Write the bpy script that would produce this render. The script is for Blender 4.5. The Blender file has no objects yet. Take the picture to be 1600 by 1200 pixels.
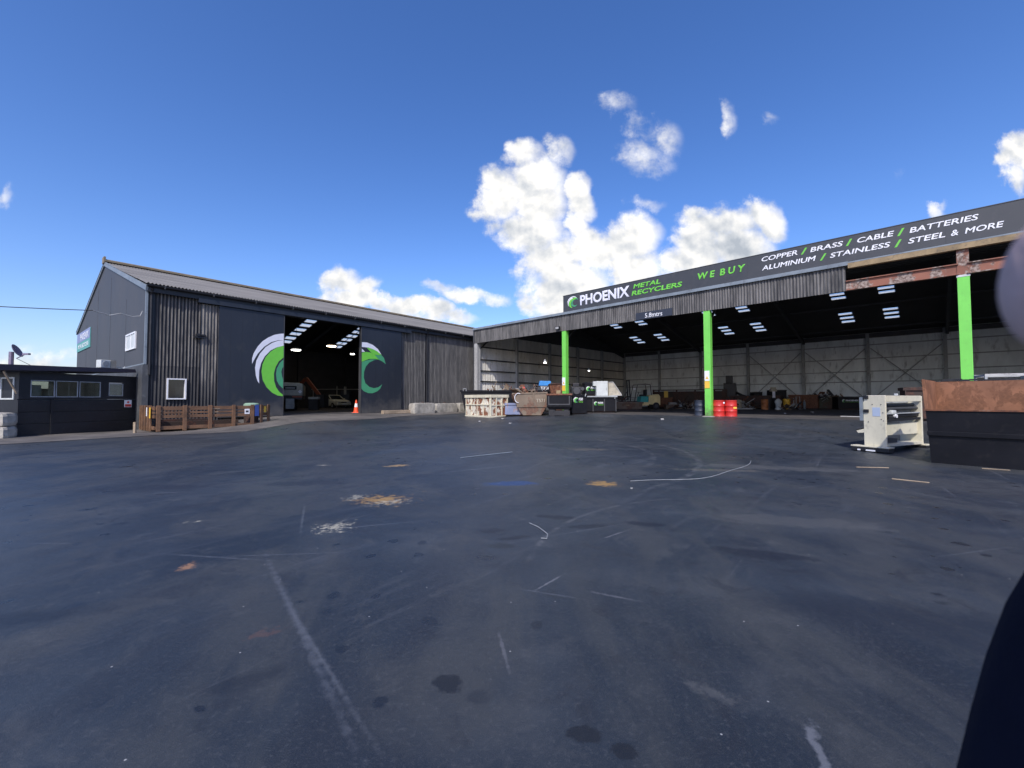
import bpy, math, random
from math import sin, cos, pi, radians, sqrt, atan2
from mathutils import Vector, Matrix
random.seed(7)
scn = bpy.context.scene
COL = scn.collection

# ------------------------------------------------------------------ camera
cam_d = bpy.data.cameras.new("camera"); cam = bpy.data.objects.new("camera", cam_d); COL.objects.link(cam)
cam.location = (0, 0, .96)
cam.rotation_mode = 'XYZ'
cam.rotation_euler = (radians(90 + 2.05), 0, 0)
cam.rotation_euler = (Matrix.Rotation(radians(92.05), 3, 'X') @ Matrix.Rotation(radians(-.13), 3, 'Z')).to_euler()
cam_d.sensor_width = 36; cam_d.lens = 673 / 1600 * 36
cam_d.clip_start = .01; cam_d.clip_end = 4000
cam_d.dof.use_dof = True; cam_d.dof.focus_distance = 22; cam_d.dof.aperture_fstop = 11
scn.camera = cam
scn.view_settings.view_transform = 'Standard'; scn.view_settings.look = 'None'
scn.view_settings.exposure = 0.35; scn.view_settings.gamma = 1
scn.cycles.max_bounces = 7; scn.cycles.diffuse_bounces = 4; scn.cycles.glossy_bounces = 3
scn.cycles.sample_clamp_indirect = 4

# ------------------------------------------------------------------ light
SUN_AZ = radians(192); SUN_EL = radians(45)      # azimuth clockwise from +Y
sd = Vector((sin(SUN_AZ) * cos(SUN_EL), cos(SUN_AZ) * cos(SUN_EL), sin(SUN_EL)))
sl = bpy.data.lights.new("sun", 'SUN'); sun = bpy.data.objects.new("sun", sl); COL.objects.link(sun)
sl.energy = 3.0; sl.angle = radians(.5); sl.color = (1, .955, .89)
sun.rotation_euler = sd.to_track_quat('Z', 'Y').to_euler()

# clouds: (px, py, rx, ry, strength) in the photograph's own angles, turned into slopes x/y and z/y of the sky direction
CLOUDS = [(778,305,44,46,1),(838,300,52,60,1),(868,240,30,30,.75),(905,305,34,42,1),(822,358,62,48,1),(858,405,58,55,1),
 (865,460,52,48,1),(820,250,30,26,.7),(930,385,60,40,1),(985,368,46,42,1),(992,422,52,45,1),(905,440,52,52,1),(900,350,30,26,.9),
 (972,162,34,26,.42),(1003,195,28,28,.42),(1035,205,30,36,.5),(1008,245,42,38,.48),(955,150,22,22,.36),(1150,190,15,34,.55),(1202,182,18,15,.45),(1010,322,28,13,.45),(1405,265,16,14,.2),
 (1130,350,72,38,1),(1190,345,36,36,1),(1090,385,58,32,1),(1150,395,64,42,1),(1085,410,70,35,1),
 (540,442,40,34,1),(578,455,26,28,.9),(555,475,50,18,1),(635,485,48,20,1),(676,490,34,22,1),(600,478,40,14,.8),
 (680,449,30,13,.62),(722,462,48,16,.75),(772,465,36,16,.7),(520,470,26,14,.8),(690,500,60,16,.8),
 (1592,240,38,42,1),(1582,282,28,28,.9),(1466,329,22,10,.65),(8,298,22,20,.5),(60,562,130,15,.55),(10,575,70,16,.6),(40,540,60,8,.25)]
def sky_uv(px, py):
    a = radians(2.05); u = (px - 800) / 673; v = (py - 600) / 673
    d = (u, cos(a) + v * sin(a), sin(a) - v * cos(a))
    return d[0] / d[1], d[2] / d[1]
w = bpy.data.worlds.new("World"); scn.world = w; w.use_nodes = True
nt = w.node_tree; nt.nodes.clear(); L = nt.links.new
def N(t, **k):
    n = nt.nodes.new(t)
    for a, b in k.items():
        if a.startswith('i_'): n.inputs[int(a[2:])].default_value = b
        else: setattr(n, a, b)
    return n
def MA(op, a, b=None, c=None, clamp=False):
    n = N('ShaderNodeMath', operation=op, use_clamp=clamp)
    for i, q in enumerate((a, b, c)):
        if q is None: continue
        if isinstance(q, (int, float)): n.inputs[i].default_value = q
        else: L(q, n.inputs[i])
    return n.outputs[0]
out = N('ShaderNodeOutputWorld'); bg = N('ShaderNodeBackground'); L(bg.outputs[0], out.inputs[0])
sky = N('ShaderNodeTexSky', sky_type='NISHITA', sun_disc=False, sun_elevation=SUN_EL, sun_rotation=SUN_AZ, altitude=50, air_density=1.0, dust_density=1.3, ozone_density=3.6)
hs = N('ShaderNodeHueSaturation'); hs.inputs['Saturation'].default_value = 1.18; hs.inputs['Value'].default_value = 1.03
gm = N('ShaderNodeGamma'); gm.inputs[1].default_value = 1.12; L(sky.outputs[0], gm.inputs[0])
tn = N('ShaderNodeMix', data_type='RGBA', blend_type='MULTIPLY'); tn.inputs[0].default_value = 1; tn.inputs[7].default_value = (1.0, .90, .98, 1); L(gm.outputs[0], tn.inputs[6]); L(tn.outputs[2], hs.inputs['Color'])
tc = N('ShaderNodeTexCoord'); sx = N('ShaderNodeSeparateXYZ'); L(tc.outputs['Generated'], sx.inputs[0])
yy = MA('MAXIMUM', sx.outputs[1], .02)
cu = N('ShaderNodeCombineXYZ'); L(MA('DIVIDE', sx.outputs[0], yy), cu.inputs[0]); L(MA('DIVIDE', sx.outputs[2], yy), cu.inputs[1])
n1 = N('ShaderNodeTexNoise'); n1.inputs['Scale'].default_value = 6.5; n1.inputs['Detail'].default_value = 10; n1.inputs['Roughness'].default_value = .6
L(cu.outputs[0], n1.inputs['Vector'])
warp = N('ShaderNodeVectorMath', operation='MULTIPLY_ADD'); L(n1.outputs['Color'], warp.inputs[0]); warp.inputs[1].default_value = (.15, .15, 0)
off = N('ShaderNodeVectorMath', operation='ADD'); L(cu.outputs[0], off.inputs[0]); off.inputs[1].default_value = (-.075, -.075, 0)
L(off.outputs[0], warp.inputs[2])
F = None
for (px, py, rx, ry, s) in CLOUDS:
    u, v = sky_uv(px, py)
    a = N('ShaderNodeVectorMath', operation='SUBTRACT'); L(warp.outputs[0], a.inputs[0]); a.inputs[1].default_value = (u, v, 0)
    b = N('ShaderNodeVectorMath', operation='MULTIPLY'); L(a.outputs[0], b.inputs[0]); b.inputs[1].default_value = (673 / rx / 1.22, 673 / ry / 1.22, 0)
    c = N('ShaderNodeVectorMath', operation='DOT_PRODUCT'); L(b.outputs[0], c.inputs[0]); L(b.outputs[0], c.inputs[1])
    f = MA('MULTIPLY', MA('SUBTRACT', 1, c.outputs[1], clamp=True), s)
    F = f if F is None else MA('MAXIMUM', F, f)
n2 = N('ShaderNodeTexNoise'); n2.inputs['Scale'].default_value = 13; n2.inputs['Detail'].default_value = 12; n2.inputs['Roughness'].default_value = .66
L(cu.outputs[0], n2.inputs['Vector'])
n3 = N('ShaderNodeTexNoise'); n3.inputs['Scale'].default_value = 11; n3.inputs['Detail'].default_value = 6; n3.inputs['Roughness'].default_value = .5
o3 = N('ShaderNodeVectorMath', operation='ADD'); L(cu.outputs[0], o3.inputs[0]); o3.inputs[1].default_value = (.008, .016, 0); L(o3.outputs[0], n3.inputs['Vector'])
n4 = N('ShaderNodeTexNoise'); n4.inputs['Scale'].default_value = 11; n4.inputs['Detail'].default_value = 6; n4.inputs['Roughness'].default_value = .5
L(cu.outputs[0], n4.inputs['Vector'])
n5 = N('ShaderNodeTexNoise'); n5.inputs['Scale'].default_value = 4.2; n5.inputs['Detail'].default_value = 7
L(cu.outputs[0], n5.inputs['Vector'])
dens = MA('ADD', MA('MULTIPLY', F, 1.55), MA('MULTIPLY', MA('SUBTRACT', n2.outputs[0], .5), 2.3))
gate = MA('MULTIPLY', F, 5, clamp=True)
mr = N('ShaderNodeMapRange', interpolation_type='SMOOTHSTEP'); L(dens, mr.inputs[0]); mr.inputs[1].default_value = .16; mr.inputs[2].default_value = 1.35
front = MA('GREATER_THAN', sx.outputs[1], .03)
mask = MA('MULTIPLY', MA('MULTIPLY', mr.outputs[0], gate), front)
mask = MA('MULTIPLY', mask, MA('ADD', MA('MULTIPLY', F, 1.9), .05, clamp=True))
rel = MA('MULTIPLY', MA('SUBTRACT', n4.outputs[0], n3.outputs[0]), 1.7)
grey = N('ShaderNodeMapRange', interpolation_type='SMOOTHSTEP'); L(n5.outputs[0], grey.inputs[0]); grey.inputs[1].default_value = .42; grey.inputs[2].default_value = .78
core = MA('MULTIPLY', grey.outputs[0], MA('MULTIPLY', F, 1.0))
br = MA('ADD', MA('SUBTRACT', 1.06, MA('MULTIPLY', core, .42)), rel)
br = MA('MAXIMUM', MA('MINIMUM', br, 1.25), .60)
cc = N('ShaderNodeMix', data_type='RGBA'); L(MA('MULTIPLY', MA('SUBTRACT', br, .6), 2.4, clamp=True), cc.inputs[0])
cc.inputs[6].default_value = (.80, .88, 1.0, 1); cc.inputs[7].default_value = (1, .985, .96, 1)
cm = N('ShaderNodeVectorMath', operation='SCALE'); L(cc.outputs[2], cm.inputs[0]); L(MA('MULTIPLY', br, 5.7), cm.inputs['Scale'])
mx = N('ShaderNodeMix', data_type='RGBA'); L(mask, mx.inputs[0]); L(hs.outputs[0], mx.inputs[6]); L(cm.outputs[0], mx.inputs[7])
L(mx.outputs[2], bg.inputs[0]); bg.inputs[1].default_value = .14
w.cycles.sampling_method = 'MANUAL'; w.cycles.sample_map_resolution = 512

# ------------------------------------------------------------------ materials
class NT:
    def __init__(s, name):
        s.m = bpy.data.materials.new(name); s.m.use_nodes = True; s.t = s.m.node_tree
        s.b = s.t.nodes['Principled BSDF']; s.co = s.t.nodes.new('ShaderNodeTexCoord').outputs['Object']
    def n(s, t, **k):
        n = s.t.nodes.new(t)
        for a, b in k.items(): setattr(n, a, b)
        return n
    def L(s, a, b): s.t.links.new(a, b)
    def ma(s, op, a, b=None, clamp=False):
        n = s.n('ShaderNodeMath', operation=op, use_clamp=clamp)
        for i, q in enumerate((a, b)):
            if q is None: continue
            if isinstance(q, (int, float)): n.inputs[i].default_value = q
            else: s.L(q, n.inputs[i])
        return n.outputs[0]
    def noise(s, scale, detail=5, rough=.55, stretch=(1, 1, 1), dist=0, vec=None, shift=(0, 0, 0)):
        mp = s.n('ShaderNodeMapping'); s.L(vec or s.co, mp.inputs[0]); mp.inputs['Scale'].default_value = stretch; mp.inputs['Location'].default_value = shift
        n = s.n('ShaderNodeTexNoise'); n.inputs['Scale'].default_value = scale; n.inputs['Detail'].default_value = detail
        n.inputs['Roughness'].default_value = rough; n.inputs['Distortion'].default_value = dist
        s.L(mp.outputs[0], n.inputs['Vector']); return n.outputs[0]
    def step(s, v, a, b):
        n = s.n('ShaderNodeMapRange', interpolation_type='SMOOTHSTEP'); s.L(v, n.inputs[0]); n.inputs[1].default_value = a; n.inputs[2].default_value = b; return n.outputs[0]
    def mix(s, f, a, b):
        n = s.n('ShaderNodeMix', data_type='RGBA')
        for i, q in ((0, f), (6, a), (7, b)):
            if isinstance(q, tuple): n.inputs[i].default_value = (*q, 1) if len(q) == 3 else q
            elif isinstance(q, (int, float)): n.inputs[i].default_value = q
            else: s.L(q, n.inputs[i])
        return n.outputs[2]
    def bump(s, h, st=.3, d=.02):
        n = s.n('ShaderNodeBump'); n.inputs['Strength'].default_value = st; n.inputs['Distance'].default_value = d; s.L(h, n.inputs['Height']); s.L(n.outputs[0], s.b.inputs['Normal'])
    def done(s, col, rough=.6, metal=0, spec=None):
        if isinstance(col, tuple): s.b.inputs['Base Color'].default_value = (*col, 1)
        else: s.L(col, s.b.inputs['Base Color'])
        if isinstance(rough, (int, float)): s.b.inputs['Roughness'].default_value = rough
        else: s.L(rough, s.b.inputs['Roughness'])
        s.b.inputs['Metallic'].default_value = metal
        if spec is not None: s.b.inputs['Specular IOR Level'].default_value = spec
        return s.m
def mul(c, k): return tuple(min(1, x * k) for x in c)
def paint(name, c, rough=.55, var=.3, scale=1.5, stretch=(1, 1, 1), dirt=(.05, .045, .04), dirtamt=.4, metal=0, bump=.12):
    t = NT(name); a = t.noise(scale, 6, .6, stretch); b = t.noise(scale * 5, 4, .6, stretch, shift=(3, 1, 5))
    col = t.mix(t.step(a, .3, .7), mul(c, 1 - var), mul(c, 1 + var * .6))
    col = t.mix(t.ma('MULTIPLY', t.step(b, .52, .75), dirtamt), col, dirt)
    t.bump(b, bump, .01)
    r = t.ma('ADD', t.ma('MULTIPLY', a, .25), rough - .12)
    return t.done(col, r, metal)
def rusty(name, c, amount=.5, scale=2.2, rust=(.2, .075, .032), rust2=(.085, .035, .02), rough=.7, stretch=(1, 1, .6)):
    t = NT(name); a = t.noise(scale, 9, .65, stretch, .4); b = t.noise(scale * 6, 5, .6, shift=(2, 7, 1)); d = t.noise(scale * .7, 3, .5, shift=(9, 2, 4))
    rc = t.mix(t.step(b, .35, .65), rust2, rust)
    pc = t.mix(t.step(d, .3, .7), mul(c, .75), mul(c, 1.15))
    th = .68 - .36 * amount
    col = t.mix(t.step(a, th, th + .05), pc, rc)
    t.bump(t.ma('ADD', a, t.ma('MULTIPLY', b, .4)), .35, .02)
    return t.done(col, rough)
def plain(name, c, rough=.5, metal=0, emit=None, es=1):
    t = NT(name); t.b.inputs['Roughness'].default_value = rough
    if emit:
        t.b.inputs['Emission Color'].default_value = (*emit, 1); t.b.inputs['Emission Strength'].default_value = es
    nn = t.noise(4, 4); col = t.mix(nn, mul(c, .88), mul(c, 1.1))
    return t.done(col, rough, metal)
M = {}
M['charcoal'] = paint('charcoal_cladding', (.062, .064, .068), .6, .15, .6, (1, 1, .3), (.09, .085, .08), .35)
M['door'] = paint('dark_door_paint', (.019, .024, .034), .5, .12, .5, (1, 1, .4), (.045, .045, .045), .5)
def pale_crests(name, base, crest, lo=-.006, hi=.02, amt=.8, sc=1.2, z_fade=None):
    # paler patchy colour on the outer crests of the corrugations (crests face local -y)
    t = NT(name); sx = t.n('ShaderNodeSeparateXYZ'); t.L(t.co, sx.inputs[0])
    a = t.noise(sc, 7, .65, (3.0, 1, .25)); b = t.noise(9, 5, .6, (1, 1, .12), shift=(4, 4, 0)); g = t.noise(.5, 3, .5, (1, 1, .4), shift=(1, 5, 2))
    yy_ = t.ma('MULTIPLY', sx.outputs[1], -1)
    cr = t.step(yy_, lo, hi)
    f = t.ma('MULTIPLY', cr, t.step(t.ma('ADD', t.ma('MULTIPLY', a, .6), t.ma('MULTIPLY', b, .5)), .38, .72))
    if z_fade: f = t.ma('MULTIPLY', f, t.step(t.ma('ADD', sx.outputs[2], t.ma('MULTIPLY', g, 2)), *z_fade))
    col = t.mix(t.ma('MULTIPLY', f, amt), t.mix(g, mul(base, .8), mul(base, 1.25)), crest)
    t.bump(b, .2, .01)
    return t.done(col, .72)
M['corr'] = pale_crests('black_corrugated_sheet', (.028, .028, .03), (.25, .23, .20), -.01, .02, .85, 1.2, (1.6, 4.2))
M['corr_pale'] = pale_crests('pale_corrugated_sheet', (.036, .036, .036), (.22, .21, .195), -.008, .02, .85, 1.0)
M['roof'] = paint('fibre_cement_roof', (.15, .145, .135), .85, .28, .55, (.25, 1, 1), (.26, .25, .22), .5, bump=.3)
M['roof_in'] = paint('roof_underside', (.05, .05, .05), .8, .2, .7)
M['ridge'] = paint('lichen_ridge_tile', (.22, .18, .12), .85, .3, 1.2, (1, 1, 1), (.1, .08, .06), .6)
M['flash'] = paint('grey_blue_flashing', (.20, .235, .26), .5, .2, .8)
M['brick'] = paint('painted_brick', (.07, .075, .08), .7, .3, 1.2, (1, 1, .6), (.16, .17, .17), .55, bump=.5)
M['black'] = paint('black_paint', (.016, .016, .018), .5, .25, 1.5, dirt=(.05, .05, .05), dirtamt=.35)
M['blacksteel'] = paint('black_bin_paint', (.006, .0065, .009), .5, .3, 1.2, dirt=(.025, .023, .022), dirtamt=.4)
M['blacksteel'].node_tree.nodes['Principled BSDF'].inputs['Specular IOR Level'].default_value = .22
M['white'] = plain('white_upvc', (.78, .78, .78), .35)
M['signwhite'] = plain('white_vinyl', (.80, .81, .82), .45)
M['signlav'] = plain('pale_grey_vinyl', (.72, .73, .79), .5)
M['green'] = plain('lime_vinyl', (.16, .56, .06), .45)
M['teal'] = plain('teal_vinyl', (.065, .31, .15), .45)
M['post'] = paint('lime_post_paint', (.18, .62, .09), .45, .08, 1.2, dirt=(.16, .4, .08), dirtamt=.3)
def splash(mat, top, c, amt, sc=3):
    nt2 = mat.node_tree; b = nt2.nodes['Principled BSDF']; src = b.inputs['Base Color'].links[0].from_socket
    tcn = nt2.nodes.new('ShaderNodeTexCoord'); sp = nt2.nodes.new('ShaderNodeSeparateXYZ'); nt2.links.new(tcn.outputs['Object'], sp.inputs[0])
    no = nt2.nodes.new('ShaderNodeTexNoise'); no.inputs['Scale'].default_value = sc; no.inputs['Detail'].default_value = 8; nt2.links.new(tcn.outputs['Object'], no.inputs['Vector'])
    m1 = nt2.nodes.new('ShaderNodeMath'); m1.operation = 'MULTIPLY_ADD'; nt2.links.new(no.outputs[0], m1.inputs[0]); m1.inputs[1].default_value = -top * 2.2; nt2.links.new(sp.outputs[2], m1.inputs[2])
    mp = nt2.nodes.new('ShaderNodeMapRange'); nt2.links.new(m1.outputs[0], mp.inputs[0]); mp.inputs[1].default_value = 0; mp.inputs[2].default_value = -top * 1.1; mp.inputs[3].default_value = 0; mp.inputs[4].default_value = amt
    mx2 = nt2.nodes.new('ShaderNodeMix'); mx2.data_type = 'RGBA'; nt2.links.new(mp.outputs[0], mx2.inputs[0]); nt2.links.new(src, mx2.inputs[6]); mx2.inputs[7].default_value = (*c, 1); nt2.links.new(mx2.outputs[2], b.inputs['Base Color'])
splash(M['post'], .55, (.10, .085, .06), .8, 5)
splash(M['door'], .9, (.10, .095, .085), .7, 2)
M['signboard'] = paint('charcoal_signboard', (.05, .054, .058), .5, .1, .5, (1, 1, 1), (.075, .075, .075), .5)
M['lightboard'] = plain('navy_sign', (.03, .036, .05), .5)
M['glass'] = NT('window_glass').done((.02, .025, .028), .06); M['glass'].node_tree.nodes['Principled BSDF'].inputs['Specular IOR Level'].default_value = .8
t = NT('office_glass'); tp_ = t.n('ShaderNodeBsdfTransparent'); tp_.inputs[0].default_value = (.62, .68, .66, 1); gl = t.n('ShaderNodeBsdfGlossy'); gl.inputs[0].default_value = (.9, .9, .9, 1); gl.inputs['Roughness'].default_value = .04
ms = t.n('ShaderNodeMixShader'); ms.inputs[0].default_value = .22; t.L(tp_.outputs[0], ms.inputs[1]); t.L(gl.outputs[0], ms.inputs[2]); t.L(ms.outputs[0], t.t.nodes['Material Output'].inputs[0]); M['glasslit'] = t.m
M['lens'] = plain('lamp_glass', (.55, .56, .55), .15)
M['wood'] = paint('brown_stained_timber', (.165, .088, .046), .7, .35, 2, (1, 1, 1), (.19, .11, .06), .55, bump=.4)
M['paleplank'] = paint('pale_timber', (.36, .28, .19), .8, .3, 2.5)
M['oldtimber'] = paint('weathered_fascia_timber', (.30, .22, .12), .8, .35, 1.5, (1, 1, 1), (.08, .07, .06), .6, bump=.4)
M['concrete'] = paint('concrete_block', (.36, .34, .29), .88, .3, 2.2, (1, 1, 1), (.15, .15, .13), .6, bump=.6)
M['wallin'] = paint('grey_inner_cladding', (.78, .83, .82), .7, .18, .6, (1, 1, .3), (.1, .1, .09), .5)
M['wallpale'] = paint('pale_inner_cladding', (.70, .68, .61), .7, .22, .7, (1, 1, .35), (.42, .36, .22), .6)
M['steel'] = paint('grey_steel_column', (.34, .36, .36), .6, .2, 1.5)
M['darksteel'] = paint('dark_steel', (.05, .052, .055), .6, .25, 1.5)
M['palesteel'] = paint('pale_steel', (.42, .42, .40), .5, .15, 1.5)
M['rustbeam'] = rusty('red_oxide_beam', (.26, .105, .065), .5, 1.4, (.38, .31, .26), (.085, .04, .025))
M['rust'] = rusty('rusted_steel', (.20, .11, .07), .85, 1.6)
M['rustin'] = rusty('rust_bin_inside', (.27, .12, .06), .5, 3.2, (.20, .085, .04), (.15, .065, .03))
M['rustdark'] = rusty('dark_rusted_steel', (.045, .028, .02), .6, 1.5, (.085, .035, .02), (.03, .015, .012))
M['rustwhite'] = rusty('cream_skip_rust', (.66, .62, .50), .56, 2.8, (.26, .11, .055), (.15, .055, .03))
M['blueskip'] = rusty('faded_blue_skip', (.19, .22, .33), .4, 1.4, (.32, .22, .19), (.2, .14, .12))
M['brownskip'] = rusty('brown_grey_skip', (.19, .145, .10), .45, 1.4, (.17, .085, .05), (.10, .06, .04))
M['olive'] = rusty('olive_skip', (.07, .07, .045), .5, 1.4, (.09, .045, .025), (.04, .025, .015))
M['cream'] = paint('cream_machine_paint', (.66, .62, .47), .5, .12, 1.6, (1, 1, .6), (.32, .29, .22), .5)
M['red'] = paint('red_drum_paint', (.58, .035, .028), .4, .12, 2, dirt=(.2, .03, .02), dirtamt=.35)
M['bluedrum'] = paint('slate_drum_paint', (.035, .045, .065), .5, .2, 2)
M['yellow'] = paint('yellow_drum_paint', (.72, .40, .035), .45, .15, 2)
M['orange'] = paint('orange_drum_paint', (.42, .15, .045), .55, .25, 2)
M['conered'] = plain('cone_orange', (.85, .10, .03), .45)
M['forkyellow'] = paint('fork_cream_yellow', (.80, .64, .30), .45, .12, 2)
M['forkteal'] = plain('fork_teal', (.04, .36, .34), .4)
M['tyre'] = plain('tyre_rubber', (.025, .025, .025), .8)
M['chrome'] = plain('bare_metal', (.55, .55, .55), .3, .9)
M['blue'] = paint('blue_container_paint', (.04, .25, .62), .45, .15, 2)
M['whitebox'] = paint('white_sheet_metal', (.55, .58, .56), .45, .12, 1.6, dirtamt=.2, dirt=(.3, .3, .25))
M['beige'] = paint('beige_panel', (.44, .40, .31), .7, .25, 2.5)
M['boomred'] = paint('orange_boom_paint', (.36, .09, .04), .5, .2, 2)
M['truckgrey'] = paint('grey_truck_body', (.42, .43, .37), .55, .15, 1.2)
M['carpaint'] = paint('pale_car_paint', (.72, .72, .60), .35, .1, 1)
M['lampglow'] = plain('lit_lamp', (1, 1, 1), .4, 0, (1, .97, .9), 9)
M['lampwarm'] = plain('warm_lit_lamp', (1, .9, .8), .4, 0, (1, .75, .5), 12)
M['yellowsign'] = plain('yellow_sign', (.80, .50, .06), .5)
M['redsign'] = plain('red_print', (.60, .05, .04), .5)
M['blueprint'] = plain('blue_print', (.12, .2, .55), .5)
M['dish'] = paint('grey_purple_dish', (.20, .17, .24), .55, .12, 2)
M['sleeve'] = paint('navy_sleeve_cloth', (.008, .010, .022), 1.0, .2, 9, bump=.15, dirtamt=0)
M['sleeve'].node_tree.nodes['Principled BSDF'].inputs['Specular IOR Level'].default_value = .1
M['skin'] = paint('finger_skin', (.56, .40, .36), .7, .12, 40, dirt=(.5, .32, .3), dirtamt=.3)
t = NT('translucent_skylight'); t.b.inputs['Transmission Weight'].default_value = 0
tr = t.n('ShaderNodeBsdfTranslucent'); tr.inputs[0].default_value = (.66, .70, .68, 1)
df = t.n('ShaderNodeBsdfDiffuse'); df.inputs[0].default_value = (.6, .6, .6, 1)
ms = t.n('ShaderNodeMixShader'); ms.inputs[0].default_value = .25; t.L(tr.outputs[0], ms.inputs[1]); t.L(df.outputs[0], ms.inputs[2])
t.L(ms.outputs[0], t.t.nodes['Material Output'].inputs[0]); M['skylight'] = t.m

# asphalt with real stains, spills and scuffs (all in ground coordinates)
t = NT('yard_asphalt')
big = t.noise(.16, 5, .6, dist=.6); mid = t.noise(.9, 7, .65, dist=.4); fine = t.noise(38, 5, .7); gr = t.noise(210, 2, .6)
streak = t.noise(1.3, 6, .6, (1, .16, 1), .5, shift=(2, 0, 0))
rotm = t.n('ShaderNodeMapping'); t.L(t.co, rotm.inputs[0]); rotm.inputs['Rotation'].default_value = (0, 0, radians(-52))
st2 = t.noise(1.6, 7, .65, (.14, 1.6, 1), .3, vec=rotm.outputs[0]); st3 = t.noise(3.4, 6, .7, (.05, 1.6, 1), .2, vec=rotm.outputs[0], shift=(3, 3, 0))
col = t.mix(t.step(big, .38, .62), (.013, .018, .025), (.036, .045, .055))
col = t.mix(t.ma('MULTIPLY', t.step(mid, .48, .72), .5), col, (.060, .066, .070))
col = t.mix(t.ma('MULTIPLY', t.step(streak, .52, .72), .55), col, (.018, .019, .022))
col = t.mix(t.ma('MULTIPLY', t.step(st2, .56, .78), .5), col, (.10, .105, .115))
col = t.mix(t.ma('MULTIPLY', t.step(st3, .62, .80), .5), col, (.14, .145, .155))
m2 = t.noise(2.6, 8, .7, dist=.5, shift=(7, 3, 0)); m3 = t.noise(.45, 6, .65, (1, .5, 1), 1.2, shift=(1, 8, 0))
col = t.mix(t.ma('MULTIPLY', t.step(m3, .44, .60), .7), col, (.046, .048, .046))
col = t.mix(t.ma('MULTIPLY', t.step(m2, .54, .74), .42), col, (.075, .078, .078))
col = t.mix(t.ma('MULTIPLY', t.step(m2, .48, .32), .6), col, (.016, .017, .020))
col = t.mix(t.ma('MULTIPLY', t.step(fine, .50, .74), .38), col, (.095, .10, .105))
col = t.mix(t.ma('MULTIPLY', t.step(gr, .52, .72), .3), col, (.13, .13, .13))
dv = t.n('ShaderNodeVectorMath', operation='MULTIPLY_ADD'); nz = t.n('ShaderNodeTexNoise'); nz.inputs['Scale'].default_value = 4.5; nz.inputs['Detail'].default_value = 4; t.L(t.co, nz.inputs['Vector'])
t.L(nz.outputs['Color'], dv.inputs[0]); dv.inputs[1].default_value = (.16, .16, 0); t.L(t.co, dv.inputs[2])
wet = None
for sc, lo, thr in ((1.1, .036, .45), (2.6, .075, .5), (.6, .028, .4)):   # oil drips of three sizes
    vo = t.n('ShaderNodeTexVoronoi', feature='F1', voronoi_dimensions='2D'); vo.inputs['Scale'].default_value = sc; t.L(dv.outputs[0], vo.inputs['Vector'])
    spc = t.n('ShaderNodeSeparateColor'); t.L(vo.outputs['Color'], spc.inputs[0])
    rad = t.ma('MULTIPLY', spc.outputs[0], lo * 2.2)
    k = t.ma('MULTIPLY', t.step(t.ma('SUBTRACT', rad, vo.outputs['Distance']), -.03, .02), t.ma('GREATER_THAN', spc.outputs[1], thr))
    k = t.ma('MULTIPLY', k, t.ma('GREATER_THAN', spc.outputs[0], .25))
    wet = k if wet is None else t.ma('MAXIMUM', wet, k)
wet = t.ma('MULTIPLY', wet, t.step(t.noise(.35, 3, .5, shift=(5, 5, 0)), .42, .58))
col = t.mix(t.ma('MULTIPLY', wet, .72), col, (.010, .011, .014))
fl = t.n('ShaderNodeTexVoronoi', feature='F1', voronoi_dimensions='2D'); fl.inputs['Scale'].default_value = 3.2; t.L(t.co, fl.inputs['Vector'])
fs = t.n('ShaderNodeSeparateColor'); t.L(fl.outputs['Color'], fs.inputs[0])
fk = t.ma('MULTIPLY', t.step(fl.outputs['Distance'], .022, .008), t.ma('GREATER_THAN', fs.outputs[0], .86))
col = t.mix(t.ma('MULTIPLY', fk, .8), col, (.42, .42, .40))
OR = (.36, .21, .055); PA = (.50, .46, .34)
NC = {}
def stain(x, y, rx, ry, ang, c, lo, hi, amt, sc=6):
    global col
    mp = t.n('ShaderNodeMapping', vector_type='TEXTURE'); thin = ry < .06; t.L(t.co if thin else dv.outputs[0], mp.inputs[0]); mp.inputs['Location'].default_value = (x, y, 0) if thin else (x + .08, y + .08, 0)
    mp.inputs['Rotation'].default_value = (0, 0, radians(ang)); mp.inputs['Scale'].default_value = (rx, ry, 1)
    ml = t.n('ShaderNodeVectorMath', operation='MULTIPLY'); t.L(mp.outputs[0], ml.inputs[0]); ml.inputs[1].default_value = (1, 1, 0)
    ln = t.n('ShaderNodeVectorMath', operation='LENGTH'); t.L(ml.outputs[0], ln.inputs[0])
    g = t.ma('SUBTRACT', 1, ln.outputs['Value'], clamp=True); gw = .36 if c in (OR, PA) else .55
    key = min((4, 8, 14, 20), key=lambda q: abs(q - sc)); nn = NC.setdefault(key, None) or t.noise(key, 6, .7, shift=(key, 0, 0)); NC[key] = nn
    k = t.step(t.ma('ADD', t.ma('MULTIPLY', g, gw), nn), lo, hi)
    k = t.ma('MULTIPLY', t.ma('MULTIPLY', k, t.ma('MULTIPLY', g, 5, clamp=True)), amt)
    col = t.mix(k, col, c)
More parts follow.
